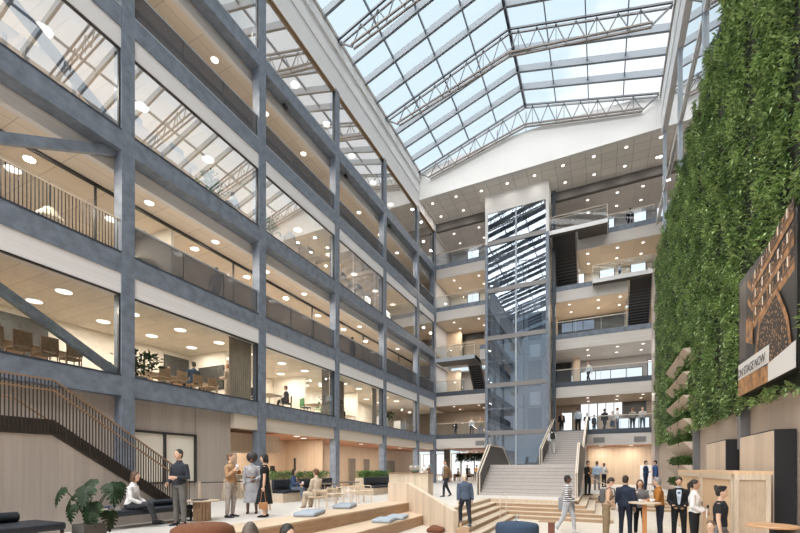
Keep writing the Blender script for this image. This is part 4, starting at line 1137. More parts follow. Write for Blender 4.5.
def person(label, loc, face, H=1.75, legs='stand', arms=('down', 'down'), lean=(0, 0), top=('shirt', (.1, .1, .1)), bottom=('trousers', (.1, .1, .1)),
           hair=('short', (.03, .02, .015)), skin=0, shoes=(.02, .02, .02), near=True, woman=False, look=(0, 0), group=None, front=None, pattern=None, top_ref=None):
    """One figure: loc is where the feet stand (or the seat, for a sitting pose); face the turn about z."""
    s = H / 1.75
    sit = legs in ('sit', 'cross')
    root = thing('person', label, 'person', loc, face, group)
    sh = .168 if woman else .185
    up = vunit(lean[0], lean[1], 1); rt = (Vector((1, 0, 0)) - up * up.x).normalized(); fw = up.cross(rt)
    TM = Matrix((rt, fw, up)).transposed()
    LG = LEGS[legs]
    pel = Vector((0, 0, 0))
    def S(p): return pel + TM @ Vector(p)
    J = {}
    for sd, i in ((-1, 0), (1, 1)):
        h = Vector((sd * .09, 0, -.03)); th, shn = (vunit(*LG[i][0]), vunit(*LG[i][1]))
        k = h + th * .43; a = k + shn * .42
        J[sd] = [h, k, a]
    if sit: zoff = .11
    else: zoff = -min(J[-1][2].z, J[1][2].z) + .075
    off = Vector((0, 0, zoff))
    # torso rings
    if woman: RG = [(-.09, .14, .105), (-.02, .168, .12), (.05, .158, .112), (.15, .120, .092), (.27, .140, .112), (.35, .150, .118), (.42, .148, .092), (.47, .10, .07), (.505, .052, .052)]
    else: RG = [(-.09, .14, .10), (-.02, .162, .112), (.05, .156, .11), (.15, .142, .10), (.28, .165, .115), (.37, .178, .118), (.43, .165, .095), (.475, .11, .072), (.505, .056, .056)]
    def torso(mb, e, z0=-.09, z1=.505, mul=1.0):
        pts, rr = [], []
        for z, a, b in RG:
            if z0 - 1e-6 <= z <= z1 + 1e-6: pts.append(S((0, .01, z)) + off); rr.append(((a + e) * mul, (b + e) * mul))
        # the tube's first axis must be the body's width: build the rings directly
        v, f, n = [], [], 20
        for p, (a, b) in zip(pts, rr):
            for q in range(n):
                t = 2 * PI * q / n; v.append(p + rt * (a * math.cos(t)) + fw * (b * math.sin(t)))
        for i in range(len(pts) - 1):
            for q in range(n): f.append((i * n + q, i * n + (q + 1) % n, (i + 1) * n + (q + 1) % n, (i + 1) * n + q))
        f.append(tuple(range(n - 1, -1, -1))); f.append(tuple((len(pts) - 1) * n + q for q in range(n)))
        mb.add(v, f)
    def limb(mb, pts, r, n=12):
        pts = [Vector(p) for p in pts]
        d0 = (pts[0] - pts[1]).normalized(); d1 = (pts[-1] - pts[-2]).normalized()
        P = [pts[0] + d0 * r[0] * .8] + pts + [pts[-1] + d1 * r[-1] * .6]; Rr = [r[0] * .45] + list(r) + [r[-1] * .5]
        mb.tube(P, Rr, n)
    body = MB(); torso(body, 0)
    hy = math.radians(look[0]); hp = math.radians(look[1])
    HM = TM @ Matrix.Rotation(-hy, 3, 'Z') @ Matrix.Rotation(hp, 3, 'X')
    neck0 = S((0, .0, .46)) + off; hc = S((0, .025, .685)) + off
    limb(body, [neck0, hc + HM @ Vector((0, -.015, -.07))], [.058, .050])
    def Hd(p): return hc + HM @ Vector(p)
    body.ell(hc, (.074, .094, .114), 18, 12, HM)
    body.ell(Hd((0, .028, -.062)), (.052, .058, .056), 12, 8, HM)
    body.ell(Hd((0, .094, -.012)), (.012, .020, .024), 8, 6, HM)
    for sd in (-1, 1): body.ell(Hd((sd * .074, -.002, -.008)), (.012, .022, .032), 8, 6, HM)
    AR = {}
    for sd, i in ((-1, 0), (1, 1)):
        u, fo = ARMS[arms[i]]
        u = TM @ vunit(u[0] * -sd, u[1], u[2]); fo = TM @ vunit(fo[0] * -sd, fo[1], fo[2])
        p0 = S((sd * sh, 0, .425)) + off; p1 = p0 + u * .285; p2 = p1 + fo * .25
        AR[sd] = (p0, p1, p2, fo)
        limb(body, [p0, (p0 + p1) / 2, p1, p1 * .55 + p2 * .45, p2], [.052, .046, .039, .037, .026])
        # hand: palm, four bent fingers of unequal length and a thumb from its side
        side = fo.cross(up).normalized() if abs(fo.dot(up)) < .9 else (TM @ Vector((0, 1, 0))); 
        inward = TM @ Vector((-sd, 0, 0)); nrm = (inward - fo * inward.dot(fo))
        nrm = nrm.normalized() if nrm.length > .2 else side
        wd = fo.cross(nrm).normalized()
        if wd.dot(fw) < 0 and abs(fo.dot(up)) > .5: wd = -wd
        pc = p2 + fo * .05
        body.ell(pc, (.040, .016, .056), 12, 8, Matrix((wd, nrm, fo)).transposed())
        for q, (o_, l_) in enumerate(((-.030, .062), (-.010, .075), (.010, .080), (.030, .070))):
            b0 = p2 + fo * .085 + wd * o_; d1 = (fo + nrm * .30).normalized(); d2 = (fo + nrm * 1.0).normalized()
            b1 = b0 + d1 * l_ * .5; b2 = b1 + d2 * l_ * .5
            body.tube([b0 - fo * .02, b0, b1, b2, b2 + d2 * .006], [.0095, .0100, .0092, .0082, .004], 8)
        t0 = p2 + fo * .03 + wd * .03; td = (fo * .8 + wd * .75 + nrm * .35).normalized()
        body.tube([t0, t0 + td * .035, t0 + td * .035 + (fo + nrm * .5).normalized() * .03], [.013, .0115, .008], 8)
        h, k, a = [p + off for p in J[sd]]
        limb(body, [h, (h + k) / 2, k, k * .6 + a * .4, a], [.086, .074, .056, .052, .036])
        shn = (a - k).normalized()
        fdir = Vector((0, 1, 0)) if abs(shn.z) > .75 else (Vector((0, .75, .45))).normalized()
        if shn.y < -.3: fdir = Vector((0, .9, -.42)).normalized()
        J[sd].append(fdir)
        body.tube([a + Vector((0, 0, -.01)) - fdir * .04, a + Vector((0, 0, -.04)) + fdir * .06, a + Vector((0, 0, -.05)) + fdir * .16], [.035, .036, .022], 10)
    mesh_obj('body', remeshed(body, .0085 if near else .013), SKIN[skin], root)
    if near:
        for sd in (-1, 1): MB().ell(Hd((sd * .029, .079, .014)), (.013, .008, .008), 8, 6, HM).build('eye', EYE, root, True)
        MB().ell(Hd((0, .087, -.058)), (.021, .006, .007), 8, 6, HM).build('mouth', LIP, root, True)
    vx = .012 if near else .016
    # shoes
    for sd in (-1, 1):
        a = J[sd][2] + off; fd = J[sd][3]; m = MB(); dn = Vector((0, 0, -1))
        m.tube([a + dn * .03 - fd * .065, a + dn * .035 - fd * .03, a + dn * .038 + fd * .05, a + dn * .048 + fd * .13, a + dn * .055 + fd * .19], [(.030, .030), (.040, .042), (.043, .036), (.042, .026), (.022, .014)], 12)
        if bottom[0] in ('trousers', 'wide'): m.tube([a + dn * .045, a + Vector((0, 0, .03))], [.038, .041], 10)
        m.build('shoe', cloth(shoes), root, True)
    # lower garment
    kind, col = bottom[:2]
    if kind in ('trousers', 'wide', 'shorts'):
        m = MB(); torso(m, .010, -.09, .15)
        for sd in (-1, 1):
            h, k, a = [p + off for p in J[sd][:3]]
            w = 1.45 if kind == 'wide' else 1.0
            e = a * .97 + k * .03
            m.tube([h + Vector((0, 0, .04)), h, (h + k) / 2, k, (k + a) / 2, e], [.09, .098, .088 * (1 + (w - 1) * .5), .068 * w, .060 * w, .054 * w], 14)
        mesh_obj('trousers', remeshed(m, vx), cloth(col), root)
    elif kind == 'skirt':
        ln = bottom[2] if len(bottom) > 2 else .55
        v, f, n = [], [], 28
        zs = [.16, .08, 0, -.1, -.25, -ln + .02, -ln]
        for i, z in enumerate(zs):
            g = max(0, -z)
            kx = (J[-1][1] + J[1][1]) * .5 * min(1, g / .43)
            a, b = (.128 + .04 * min(1, (i + .2) / 2) + g * .12, .105 + .03 * min(1, i / 2) + g * .17)
            for q in range(n):
                t = 2 * PI * q / n; wv = 1 + (.045 * math.sin(t * 9) * min(1, g / .3))
                v.append(Vector((kx.x + a * wv * math.cos(t), kx.y + b * wv * math.sin(t), z)) + off)
        for i in range(len(zs) - 1):
            for q in range(n): f.append((i * n + q, i * n + (q + 1) % n, (i + 1) * n + (q + 1) % n, (i + 1) * n + q))
        MB().add(v, f).build('skirt', cloth(col), root, True)
    # upper garment
    kind, col = top
    e = .024 if kind in ('jacket', 'coat') else .014
    m = MB(); torso(m, e, -.09 if kind in ('jacket', 'coat', 'loose') else -.02 if kind != 'tank' else -.02, .505 if kind != 'tank' else .43)
    if kind in ('jacket', 'coat'):
        b0, b1 = S((0, .01, -.09)) + off, S((0, .01, -.15 if not sit else -.10)) + off
        m.tube([b1, b0 + (b0 - b1) * .5], [(.165, .165), (.17, .17)], 20) if False else None
    for sd in (-1, 1):
        p0, p1, p2, fo = AR[sd]
        q0 = p0 - TM @ Vector((sd * .05, 0, 0))
        if kind == 'tank': continue
        if kind == 'tshirt': m.tube([q0, p0, p0 * .4 + p1 * .6], [.058, .064, .058], 12)
        else: m.tube([q0, p0, (p0 + p1) / 2, p1, (p1 + p2) / 2, p2 - fo * .012], [.05, .052 + e, .048 + e, .042 + e, .038 + e, .032 + e], 12)
    nm = {'jacket': 'jacket', 'coat': 'coat', 'tshirt': 't_shirt', 'dress': 'dress_bodice', 'tank': 'tank_top', 'loose': 'sweater', 'sweater': 'sweater'}.get(kind, 'shirt')
    mesh_obj(nm, remeshed(m, vx), cloth(col, pattern), root)
    if kind in ('sweater', 'shirt', 'jacket', 'coat'):
        cn = S((0, .004, .47)) + off
        m = MB().tube([cn, cn + up * .04, cn + up * .075], [.095, .068, .061], 14); m.build('collar', cloth(front or col, None), root, True)
    if front and kind in ('jacket', 'coat'):
        v = []
        for z, w in ((.05, .022), (.15, .035), (.28, .05), (.40, .062), (.455, .05)):
            RR = {a: (b, c) for a, b, c in RG}
            zz_ = min(RR, key=lambda q: abs(q - z)); d = RR[zz_][1] + e + .012
            for sd in (-1, 1): v += [S((sd * w, d + .01, z)) + off]
        f = [(2 * i, 2 * i + 1, 2 * i + 3, 2 * i + 2) for i in range(4)]
        MB().add(v, f).build('shirt_front', cloth(front), root)
    # hair
    hk, hcol = hair
    if hk != 'bald':
        m = MB()
        if hk == 'afro':
            m.ell(Hd((0, -.045, .045)), (.165, .15, .16), 16, 12, HM)
        else:
            m.ell(Hd((0, -.018, .030)), (.084, .100, .102), 16, 12, HM)
            m.ell(Hd((0, -.045, -.02)), (.078, .066, .085), 14, 10, HM)
            if hk == 'curly':
                for q in range(16):
                    a = q * 2.4; z = .02 + .10 * ((q * 7) % 16) / 16
                    m.ell(Hd((.072 * math.cos(a), -.03 + .075 * math.sin(a) * (1 if math.sin(a) < 0 else .55), (z if math.sin(a) < .3 else .095))), (.034, .034, .034), 8, 6)
                m.ell(Hd((0, .02, .1)), (.07, .07, .032), 10, 8, HM)
            if hk in ('bob', 'long'):
                bt = -.12 if hk == 'bob' else -.26
                for sd in (-1, 1): m.tube([Hd((sd * .062, .0, .05)), Hd((sd * .080, -.005, -.04)), Hd((sd * .072, -.02, bt))], [.03, .034, .026], 10)
                m.tube([Hd((0, -.06, .05)), Hd((0, -.085, -.06)), Hd((0, -.085, bt - .02))], [(.07, .05), (.078, .045), (.068, .03)], 12)
            if hk == 'bun': m.ell(Hd((0, -.115, .045)), (.045, .042, .045), 10, 8, HM)
            if hk == 'pony': m.tube([Hd((0, -.09, .06)), Hd((0, -.14, .0)), Hd((0, -.135, -.12)), Hd((0, -.11, -.2))], [.03, .036, .03, .012], 10)
        mesh_obj('hair', remeshed(m, .010 if near else .014, 1), mat('hair_%d_%d' % (int(hcol[0] * 999), int(hcol[1] * 999)), hcol, .6, 0, .3, 30), root)
    root['k'] = 0.0; del root['k']
    root.scale = (s, s, s)
    root['hand_l'] = list(AR[-1][2] + AR[-1][3] * .09); root['hand_r'] = list(AR[1][2] + AR[1][3] * .09)
    root['head'] = list(hc)
    return root


def hand(p, sd):
    """World point of a person's palm."""
    bpy.context.view_layer.update()
    return p.matrix_world @ Vector(p['hand_l' if sd < 0 else 'hand_r'])


def body_point(p, v):
    bpy.context.view_layer.update()
    return p.matrix_world @ Vector(v)

def tote(label, name, p, v, size, m, strap=.35):
    c = body_point(p, v)
    t = thing(name, label, 'bag', c, p.rotation_euler.z)
    w, d, h = size
    MB().rbox(-d / 2, d / 2, -w / 2, w / 2, -h, 0, min(d, h) * .3, 3).build('bag_body', m, t, True)
    for s_ in (-1, 1): MB().tube([(s_ * d * .25, -w * .3, -.01), (s_ * d * .2, -w * .12, strap), (s_ * d * .2, w * .12, strap), (s_ * d * .25, w * .3, -.01)], .009, 6).build('strap', m, t, True)
    return t


def backpack(label, p, m, back=.03):
    c = body_point(p, (0, -.20 + back, 1.22))
    t = thing('backpack', label, 'bag', c, p.rotation_euler.z)
    MB().rbox(-.15, .15, -.09, .07, -.24, .20, .06, 3).build('bag_body', m, t, True)
    MB().rbox(-.11, .11, -.13, -.07, -.20, -.02, .03, 2).build('front_pocket', m, t, True)
    for s_ in (-1, 1): MB().tube([(s_ * .09, .07, .18), (s_ * .11, .16, .24), (s_ * .12, .30, .20), (s_ * .13, .33, .0), (s_ * .12, .10, -.2)], .014, 6).build('shoulder_strap', m, t, True)
    return t
# ------------------------------------------------------------------ furniture builders
WAL = mat('walnut', (.17, .10, .06), .5, 0, .2, 4, (6, 6, 1)); NAVYF = mat('navy_leather', (.013, .018, .028), .5)
CUSH = mat('grey_blue_fabric', (.33, .38, .44), .9, 0, .12, 30); RUST = mat('rust_fabric', (.13, .045, .017), .9, 0, .15, 30)
PALEOAK = mat('pale_chair_oak', (.62, .50, .38), .5, 0, .1, 5)
GRN = leafmat('hedge_green', (.03, .09, .02), (.20, .40, .09), 3.0)
DKG = leafmat('monstera_green', (.004, .012, .004), (.018, .05, .012), 3.0)
POT = mat('dark_grey_pot', (.07, .065, .06), .7)


def make_chair(label, m, loc, rz, group=None, h=.80, slat=False):
    t = thing('chair', label, 'chair', loc, rz, group)
    MB().rbox(-.22, .22, -.22, .22, .42, .47, .015, 2).build('seat', m, t)
    if slat:
        MB().rbox(-.23, .23, -.235, -.20, .58, .66, .01, 1).build('backrest', m, t)
    else:
        MB().rbox(-.23, .23, -.245, -.215, .50, h, .012, 2).build('backrest', m, t)
    for x in (-.20, .20):
        MB().tube([(x, -.225, 0), (x, -.215, .45), (x, -.235, h - .03)], .018, 6).build('leg', m, t)
        MB().tube([(x, .205, 0), (x, .195, .66 if slat else .45)], .018, 6).build('leg', m, t)
        if slat: MB().tube([(x, -.225, .66), (x, .20, .66)], .016, 6).build('armrest', m, t)
    return t


def make_table(label, loc, rz, w, d, h, m, legm=None, group=None):
    t = thing('table', label, 'table', loc, rz, group)
    legm = legm or m
    MB().rbox(-w / 2, w / 2, -d / 2, d / 2, h - .04, h, .008, 1).build('table_top', m, t)
    for x in (-w / 2 + .07, w / 2 - .07):
        for y in (-d / 2 + .07, d / 2 - .07): MB().tube([(x, y, 0), (x, y, h - .04)], .025, 6).build('leg', legm, t)
    return t


def desk(label, loc, rz, group=None):
    t = thing('desk', label, 'desk', loc, rz, group)
    MB().rbox(-.8, .8, -.34, .34, 1.10, 1.13, .006, 1).build('desk_top', WHITE, t)
    for x in (-.6, .6):
        MB().box(x - .05, x + .05, -.04, .04, .03, 1.10).build('leg', WHITE, t)
        MB().box(x - .04, x + .04, -.32, .32, 0, .03).build('foot', WHITE, t)
    s_ = MB().rbox(-.3, .3, -.02, .01, 1.26, 1.60, .01, 1).box(-.03, .03, .01, .03, 1.13, 1.4).build('monitor', mat('pale_screen_back', (.50, .58, .66), .4), t)
    return t


def potted(label, loc, h=1.2, spread=.42, n=260, m=None, pot=None, pr=.2, ph=.4, group=None, ln=(.14, .26)):
    t = thing('potted_plant', label, 'plant', loc, random.uniform(0, 6), group)
    MB().lathe([(pr * .8, 0), (pr, ph), (pr * .88, ph), (pr * .85, ph - .04)], 16).build('pot', pot or POT, t, True)
    MB().tube([(0, 0, ph - .05), (.02, .01, (ph + h) / 2), (0, .02, h * .9)], [.022, .018, .01], 6).build('stem', mat('dark_stem', (.05, .035, .025), .8), t)
    k = n
    P = np.stack([RNG.normal(0, spread * .45, k), RNG.normal(0, spread * .45, k), ph + (h - ph) * RNG.beta(2, 1.3, k)], 1)
    D = np.stack([P[:, 0] * 2 + RNG.normal(0, .4, k), P[:, 1] * 2 + RNG.normal(0, .4, k), RNG.normal(.3, .5, k)], 1)
    l = RNG.uniform(*ln, k)
    leaf_obj('leaves', leaf_mesh(P, D, l, l * .5, np.array([.2, .3, 1.0])), m or GRN, t)
    return t


def monstera_leaf(size):
    """A broad split leaf lying in the xy plane, stalk end at the origin."""
    pts = []
    n = 7
    right = [(0.0, 0.0), (.22, -.10), (.42, .02)]
    for i in range(5):
        y = .16 + i * .19; w = (.52, .50, .43, .33, .20)[i]
        right += [(w, y), (w * .96, y + .085), (w * .38, y + .05), (w * .36, y + .10)]
    right += [(.05, 1.12), (0, 1.18)]
    left = [(-x, y + .02) for x, y in right[1:-1]][::-1]
    poly = [(x * size, y * size) for x, y in right + left]
    v = [(x, y, -.55 * x * x / size - .35 * y * y / size) for x, y in poly]
    c = [(0, .45 * size, -.06 * size)]
    f = [(i, (i + 1) % len(v), len(v)) for i in range(len(v))]
    return MB().add(v + c, f)


def cushion(label, loc, rz, w, d, h, m, group=None):
    t = thing('cushion', label, 'cushion', loc, rz, group)
    MB().rbox(-w / 2, w / 2, -d / 2, d / 2, 0, h, h * .46, 4).build('pad', m, t, True)
    pipe = [(x * (w / 2 - .01), y * (d / 2 - .01), h * .5) for x, y in ((-.94, -1), (.94, -1), (1, -.94), (1, .94), (.94, 1), (-.94, 1), (-1, .94), (-1, -.94), (-.94, -1))]
    MB().tube(pipe, .008, 5).build('piping', m, t, True)
    return t


def bench(label, loc, rz, w, d=.6, h=.42):
    t = thing('bench', label, 'bench', loc, rz)
    MB().rbox(-d / 2, d / 2, -w / 2, w / 2, h - .13, h, .04, 3).build('seat_pad', NAVYF, t, True)
    m = MB()
    for y in (-w / 2 + .05, w / 2 - .05):
        for x in (-d / 2 + .05, d / 2 - .05):
            MB().box(x - .02, x + .02, y - .02, y + .02, 0, h - .12).build('leg', BLACK, t)
        MB().box(-d / 2 + .03, d / 2 - .03, y - .015, y + .015, 0, .03).build('foot_bar', BLACK, t)
    return t

# ------------------------------------------------------------------ ground floor, stair side
b1 = bench('black leather bench at the picture edge below the timber stair wall', (-8.85, 2.6, 0), 0, 3.0, .95)
t = thing('bolster', 'dark rolled bolster lying on the black bench at the picture edge', 'cushion', (-9.18, 2.75, .42))
MB().tube([(0, -1.0, .09), (0, -.98, .09), (0, .98, .09), (0, 1.0, .09)], [.07, .09, .09, .07], 14).build('roll', NAVYF, t, True)
b2 = bench('black leather bench with a seated woman in a white blouse', (-9.78, 6.45, 0), .0, 2.1)
t = thing('bolster', 'dark rolled bolster behind the seated woman on the second bench', 'cushion', (-9.95, 7.0, .42))
MB().tube([(0, -.42, .08), (0, -.40, .08), (0, .40, .08), (0, .42, .08)], [.06, .08, .08, .06], 14).build('roll', NAVYF, t, True)
for i, (c, w_) in enumerate((((.10, .16, .05), .17), ((.5, .46, .42), .15), ((.03, .04, .08), .16))):
    t = thing('book', ('green book lowest of the small pile on the bench', 'pale book in the middle of the small pile on the bench', 'dark book topmost of the small pile on the bench')[i], 'book', (-9.78, 5.62, .421 + .031 * i), .2 * i)
    MB().box(-w_ * .7, w_ * .7, -w_, w_, 0, .03).build('cover', mat('book_%d' % i, c, .6), t)
    B(-w_ * .68, w_ * .71, -w_ * .98, w_ * .98, .004, .026).build('pages', WHITE, t)

pl = at(87, 536, 0)
t = thing('monstera_plant', 'potted monstera with large split leaves between the two black benches', 'plant', (-8.42, 4.48, 0))
MB().box(-.19, .19, -.19, .19, 0, .34).build('pot', POT, t)
STEM = mat('monstera_stem', (.03, .05, .02), .6)
for i, (az, r, z, sz, tilt) in enumerate(((-2.6, .52, 1.12, .34, .9), (-2.2, .42, .78, .32, 1.2), (-1.5, .20, 1.14, .40, .8), (-.9, .12, .82, .46, 1.2), (.4, .45, 1.18, .42, .8),
                                          (.8, .62, 1.22, .36, .9), (.9, .48, .62, .36, 1.2), (2.2, .3, 1.0, .36, .8), (-3.0, .28, 1.0, .34, .8), (-1.2, .25, .62, .36, 1.3), (1.6, .22, 1.28, .36, .6))):
    # spread seen from the hall: along the camera's right
    dx, dy = math.cos(az), math.sin(az)
    r *= .88; z *= .9; sz *= .88
    p = Vector((r * cs * dx - r * sn * dy * .5, r * sn * dx + r * cs * dy * .5, z))
    MB().tube([(0, 0, .3), p * .5 + Vector((0, 0, .25)), p], [.014, .011, .008], 6).build('stalk', STEM, t)
    lf = monstera_leaf(sz).build('leaf', DKG, t)
    lf.location = p; lf.rotation_euler = (-tilt, 0, math.atan2(p.y - .35, p.x + .15) - PI / 2 + random.uniform(-.3, .3))
    lf.rotation_euler.x = -tilt

t = thing('side_table', 'small round side table with a fluted timber drum behind the standing man', 'table', at(202, 520.5))
MB().lathe([(.42, .50), (.42, .53)], 28).build('table_top', OAK, t)
m = MB()
for q in range(14):
    a = 2 * PI * q / 14; m.tube([(.17 * math.cos(a), .17 * math.sin(a), 0), (.17 * math.cos(a), .17 * math.sin(a), .5)], .045, 6)
m.build('drum_base', OAKD, t)
t = thing('magazine', 'dark magazine lying on the small drum table', 'magazine', at(200, 520.5) + Vector((0, 0, .531)), .5)
MB().box(-.14, .14, -.2, .2, 0, .02).build('cover', BLACK, t)

p0 = atd(203, 7.15); p0.z = 0
t = thing('pouf', 'round rust brown pouf on the pale floor near the standing man', 'pouf', p0)
MB().lathe([(.44, .0), (.50, .08), (.52, .22), (.49, .34), (.38, .40), (.15, .415), (.02, .41)], 28).build('seat_pad', RUST, t, True)
MB().lathe([(.03, .405), (.02, .42)], 10).build('button', RUST, t)
for lb, px, py, sx, sy in (('grey-blue cushion on the upper tier edge, first from the pouf', 310, 515, .85, .60), ('grey-blue cushion on the upper tier edge below the beige-suited woman', 345, 507.5, .85, .60)):
    q = at(px, py, .012); q.x = min(q.x, -7.32)
    cushion(lb, (q.x, q.y, .012), .35, .62, 1.15, .13, CUSH)
for lb, px, py in (('grey-blue cushion on the middle tier, overlapping pair, front one', 390, 522), ('grey-blue cushion on the middle tier, overlapping pair, rear one', 407, 519.0)):
    q = at(px, py, -.35); q.x = max(min(q.x, -6.25), -6.5)
    cushion(lb, (q.x, q.y, -.35), .2, .62, .85, .12, CUSH)
q = at(437, 531, PIT); q.x = max(q.x, -5.3)
cushion('rust brown cushion on the lowest tier by the sloping side panel', (q.x, q.y, PIT), .2, .55, .95, .14, RUST)

# pouf and little tables in the sunken area
q = atd(517, 12.4, PIT)
t = thing('pouf', 'round blue pouf in the sunken area below the wooden steps', 'pouf', q)
MB().lathe([(.56, 0), (.62, .08), (.62, .36), (.58, .43), (.40, .46), (.05, .465)], 30).build('seat_pad', mat('blue_fabric', (.03, .055, .10), .9, 0, .12, 30), t, True)
MB().tube([(.61 * math.cos(a), .61 * math.sin(a), .36) for a in np.linspace(0, 2 * PI, 31)], .012, 5).build('piping', mat('dark_blue_piping', (.02, .035, .07), .8), t)
t = thing('glass_cup', 'small clear glass standing on the blue pouf', 'glass', q + Vector((0, 0, .466)))
MB().lathe([(.05, 0), (.065, .22), (.06, .22), (.046, .02)], 14).build('cup', GLASS_T, t, True)
q2 = atd(550, 12.2, PIT)
t = thing('side_table', 'small red-brown side table beside the blue pouf', 'table', q2)
MB().box(-.30, .16, -.16, .16, .50, .53).build('table_top', OAKD, t)
MB().box(-.04, .12, -.14, .14, 0, .50).build('pedestal', mat('mahogany', (.16, .05, .03), .5), t)

# high table of the standing group, and the table at the picture's corner
q = atd(644.5, 12.0, PIT)
ht = thing('bar_table', 'round high table with an orange timber leg amid the standing group', 'table', q)
MB().lathe([(.40, 1.05), (.41, 1.07), (.40, 1.09)], 28).build('table_top', OAK, ht)
MB().box(-.055, .055, -.055, .055, .02, 1.05).build('leg', mat('orange_oak', (.50, .22, .07), .5), ht)
MB().lathe([(.26, 0), (.25, .02)], 24).build('base', OAKD, ht)
for i, (dx, dy, lb) in enumerate(((-.12, -.2, 'white cup on the high table nearest the navy suit'), (.2, .08, 'white bowl on the high table beside the rust sweater'))):
    t = thing('cup', lb, 'cup', q + Vector((dx, dy, 1.09)))
    r = .045 + .03 * i
    MB().lathe([(r * .6, 0), (r, .09), (r * .9, .09), (r * .55, .02)], 14).build('bowl', WHITE, t, True)
    if i == 0: MB().tube([(r * .8, 0, .07), (r * 1.5, 0, .06), (r * .75, 0, .025)], .008, 5).build('handle', WHITE, t)
q = atd(772, 7.4, PIT)
t = thing('bar_table', 'round oak topped high table in front of the large black wall box', 'table', q)
MB().lathe([(.36, 1.02), (.37, 1.04), (.36, 1.06)], 30).build('table_top', mat('orange_oak_top', (.52, .30, .16), .45), t)
MB().lathe([(.04, .02), (.04, 1.02)], 12).build('leg', BLACK, t)
MB().lathe([(.26, 0), (.25, .02)], 24).build('base', BLACK, t)

# ------------------------------------------------------------------ cafe
t = thing('kitchen_hood', 'pale timber box hood hanging over the cafe counter', 'hood', (-15.45, 13.65, 2.17))
MB().box(-.6, .6, 0, 3.1, 0, .80).build('body', WOOD, t)
MB().box(-.62, .62, -.02, 3.12, -.05, 0).build('bottom_edge', OAK, t)
for y in (.3, 2.6): MB().box(-.03, .03, y, y + .06, .80, 0.94).build('hanger', BLACK, t)
t = thing('cafe_counter', 'pale timber cafe counter under the hanging hood', 'counter', (-15.3, 13.6, 0))
MB().box(-.4, .4, 0, 3.4, 0, 1.02).build('body', planks('pale_counter_boards', (.66, .55, .42), .12, 'z', 'xy', .85, .06), t)
MB().box(-.46, .46, -.05, 3.65, 1.02, 1.07).build('counter_top', OAK, t)
t = thing('kitchen_cabinet', 'dark glazed back cabinet of the cafe kitchen', 'cabinet', (-17.4, 13.2, 0))
MB().box(-.3, .3, 0, 2.4, .9, 2.1).build('body', DARKP, t); MB().box(-.3, .35, 0, 2.4, 0, .9).build('base', OAK, t); B(.30, .32, .05, 2.35, .95, 2.05).build('glass_front', GLASS_T, t)
for i in range(7):
    t = thing('bread_loaf', 'brown bread loaf displayed on the cafe counter', 'bread', (-15.25 + .14 * (i % 2), 13.85 + .16 * i, 1.071), 0, 'loaves on the cafe counter')
    MB().ell((0, 0, .10), (.09, .07, .10), 10, 8).build('crust', mat('bread_crust', (.36, .16, .06), .8), t, True)
t = thing('monitor', 'dark till screen on the end of the cafe counter', 'screen', (-15.3, 16.75, 1.07))
MB().box(-.02, .02, -.16, .16, .12, .42).build('panel', DARKP, t); MB().box(-.08, .08, -.1, .1, 0, .02).box(-.015, .015, -.02, .02, .02, .15).build('stand', BLACK, t)
for lb, y0, y1, x in (('first planter bench with a navy backrest and hedge, beside the cafe counter', 12.9, 17.0, -11.6), ('second planter bench with a navy backrest and hedge, near the reception counter', 18.4, 21.6, -10.6)):
    t = thing('planter_bench', lb, 'bench', (x, y0, 0))
    n = y1 - y0
    MB().box(-.75, -.25, 0, n, 0, .86).build('planter_box', planks('pale_counter_boards', (.66, .55, .42), .12, 'z', 'xy', .85, .06), t)
    MB().box(-.25, .35, 0, n, 0, .36).build('base', OAK, t)
    MB().rbox(-.22, .38, .02, n - .02, .36, .47, .03, 2).build('seat_pad', NAVYF, t, True)
    MB().rbox(-.26, -.14, .02, n - .02, .50, .90, .03, 2).build('backrest', NAVYF, t, True)
    bush('hedge', GRN, t, 2600, (-.76, -.24, .02, n - .02, .84, 1.22), (.06, .11), None, .2)
tb = at(330, 500, 0)
c_ = 0
for lb, px, py in (('pale square cafe table beside the beige-suited woman', 334, 503), ('pale cafe table between the armchairs and the second planter bench', 356, 499)):
    make_table(lb, at(px, py, 0) + Vector((-.9, .9, 0)), .2, .75, .75, .73, mat('dark_table_top', (.10, .09, .08), .4), PALEOAK)
for lb, px, py, rz in (('pale oak armchair of the beige-suited woman', 317, 510.5, 1.2), ('pale oak armchair beside the cafe table, first behind the beige-suited woman', 336, 506.5, -1.9),
                       ('pale oak armchair beside the cafe table, second behind the beige-suited woman', 351, 504, 1.2), ('pale oak armchair nearest the second planter bench', 364, 502, -1.8)):
    make_chair(lb, PALEOAK, at(px, py, 0), rz, None, .74, True)
for px, py, rz, lb in ((243, 505, .4, 'pale bar chair behind the man in the tan sweater'), (219, 508, 1.0, 'pale bar chair half hidden by the man in the tan sweater')):
    make_chair(lb, PALEOAK, at(px, py, 0) + Vector((-2.2, 2.4, 0)), rz, None, .9)
rc = thing('reception_counter', 'pale timber reception counter behind the sloping side panel', 'counter', (-8.9, 19.2, 0))
MB().box(-.9, 1.25, 0, .7, 0, 1.08).build('body', planks('pale_counter_boards', (.66, .55, .42), .12, 'z', 'xy', .85, .06), rc)
MB().box(-.95, 1.3, -.06, .75, 1.08, 1.13).build('counter_top', OAKD, rc)
t = thing('flower_bowl', 'bowl of white flowers on the reception counter', 'flowers', (-8.5, 19.5, 1.13))
MB().lathe([(.12, 0), (.2, .12), (.18, .12), (.1, .03)], 16).build('bowl', mat('green_bowl', (.10, .16, .08), .5), t, True)
bush('blossom', mat('white_blossom', (.75, .72, .66), .8), t, 160, (-.28, .28, -.2, .2, .12, .34), (.06, .11))
t = thing('vase', 'white cylinder vase on the reception counter', 'vase', (-7.95, 19.5, 1.13))
MB().lathe([(.1, 0), (.11, .3), (.09, .3), (.08, .05)], 16).build('body', WHITE, t, True)
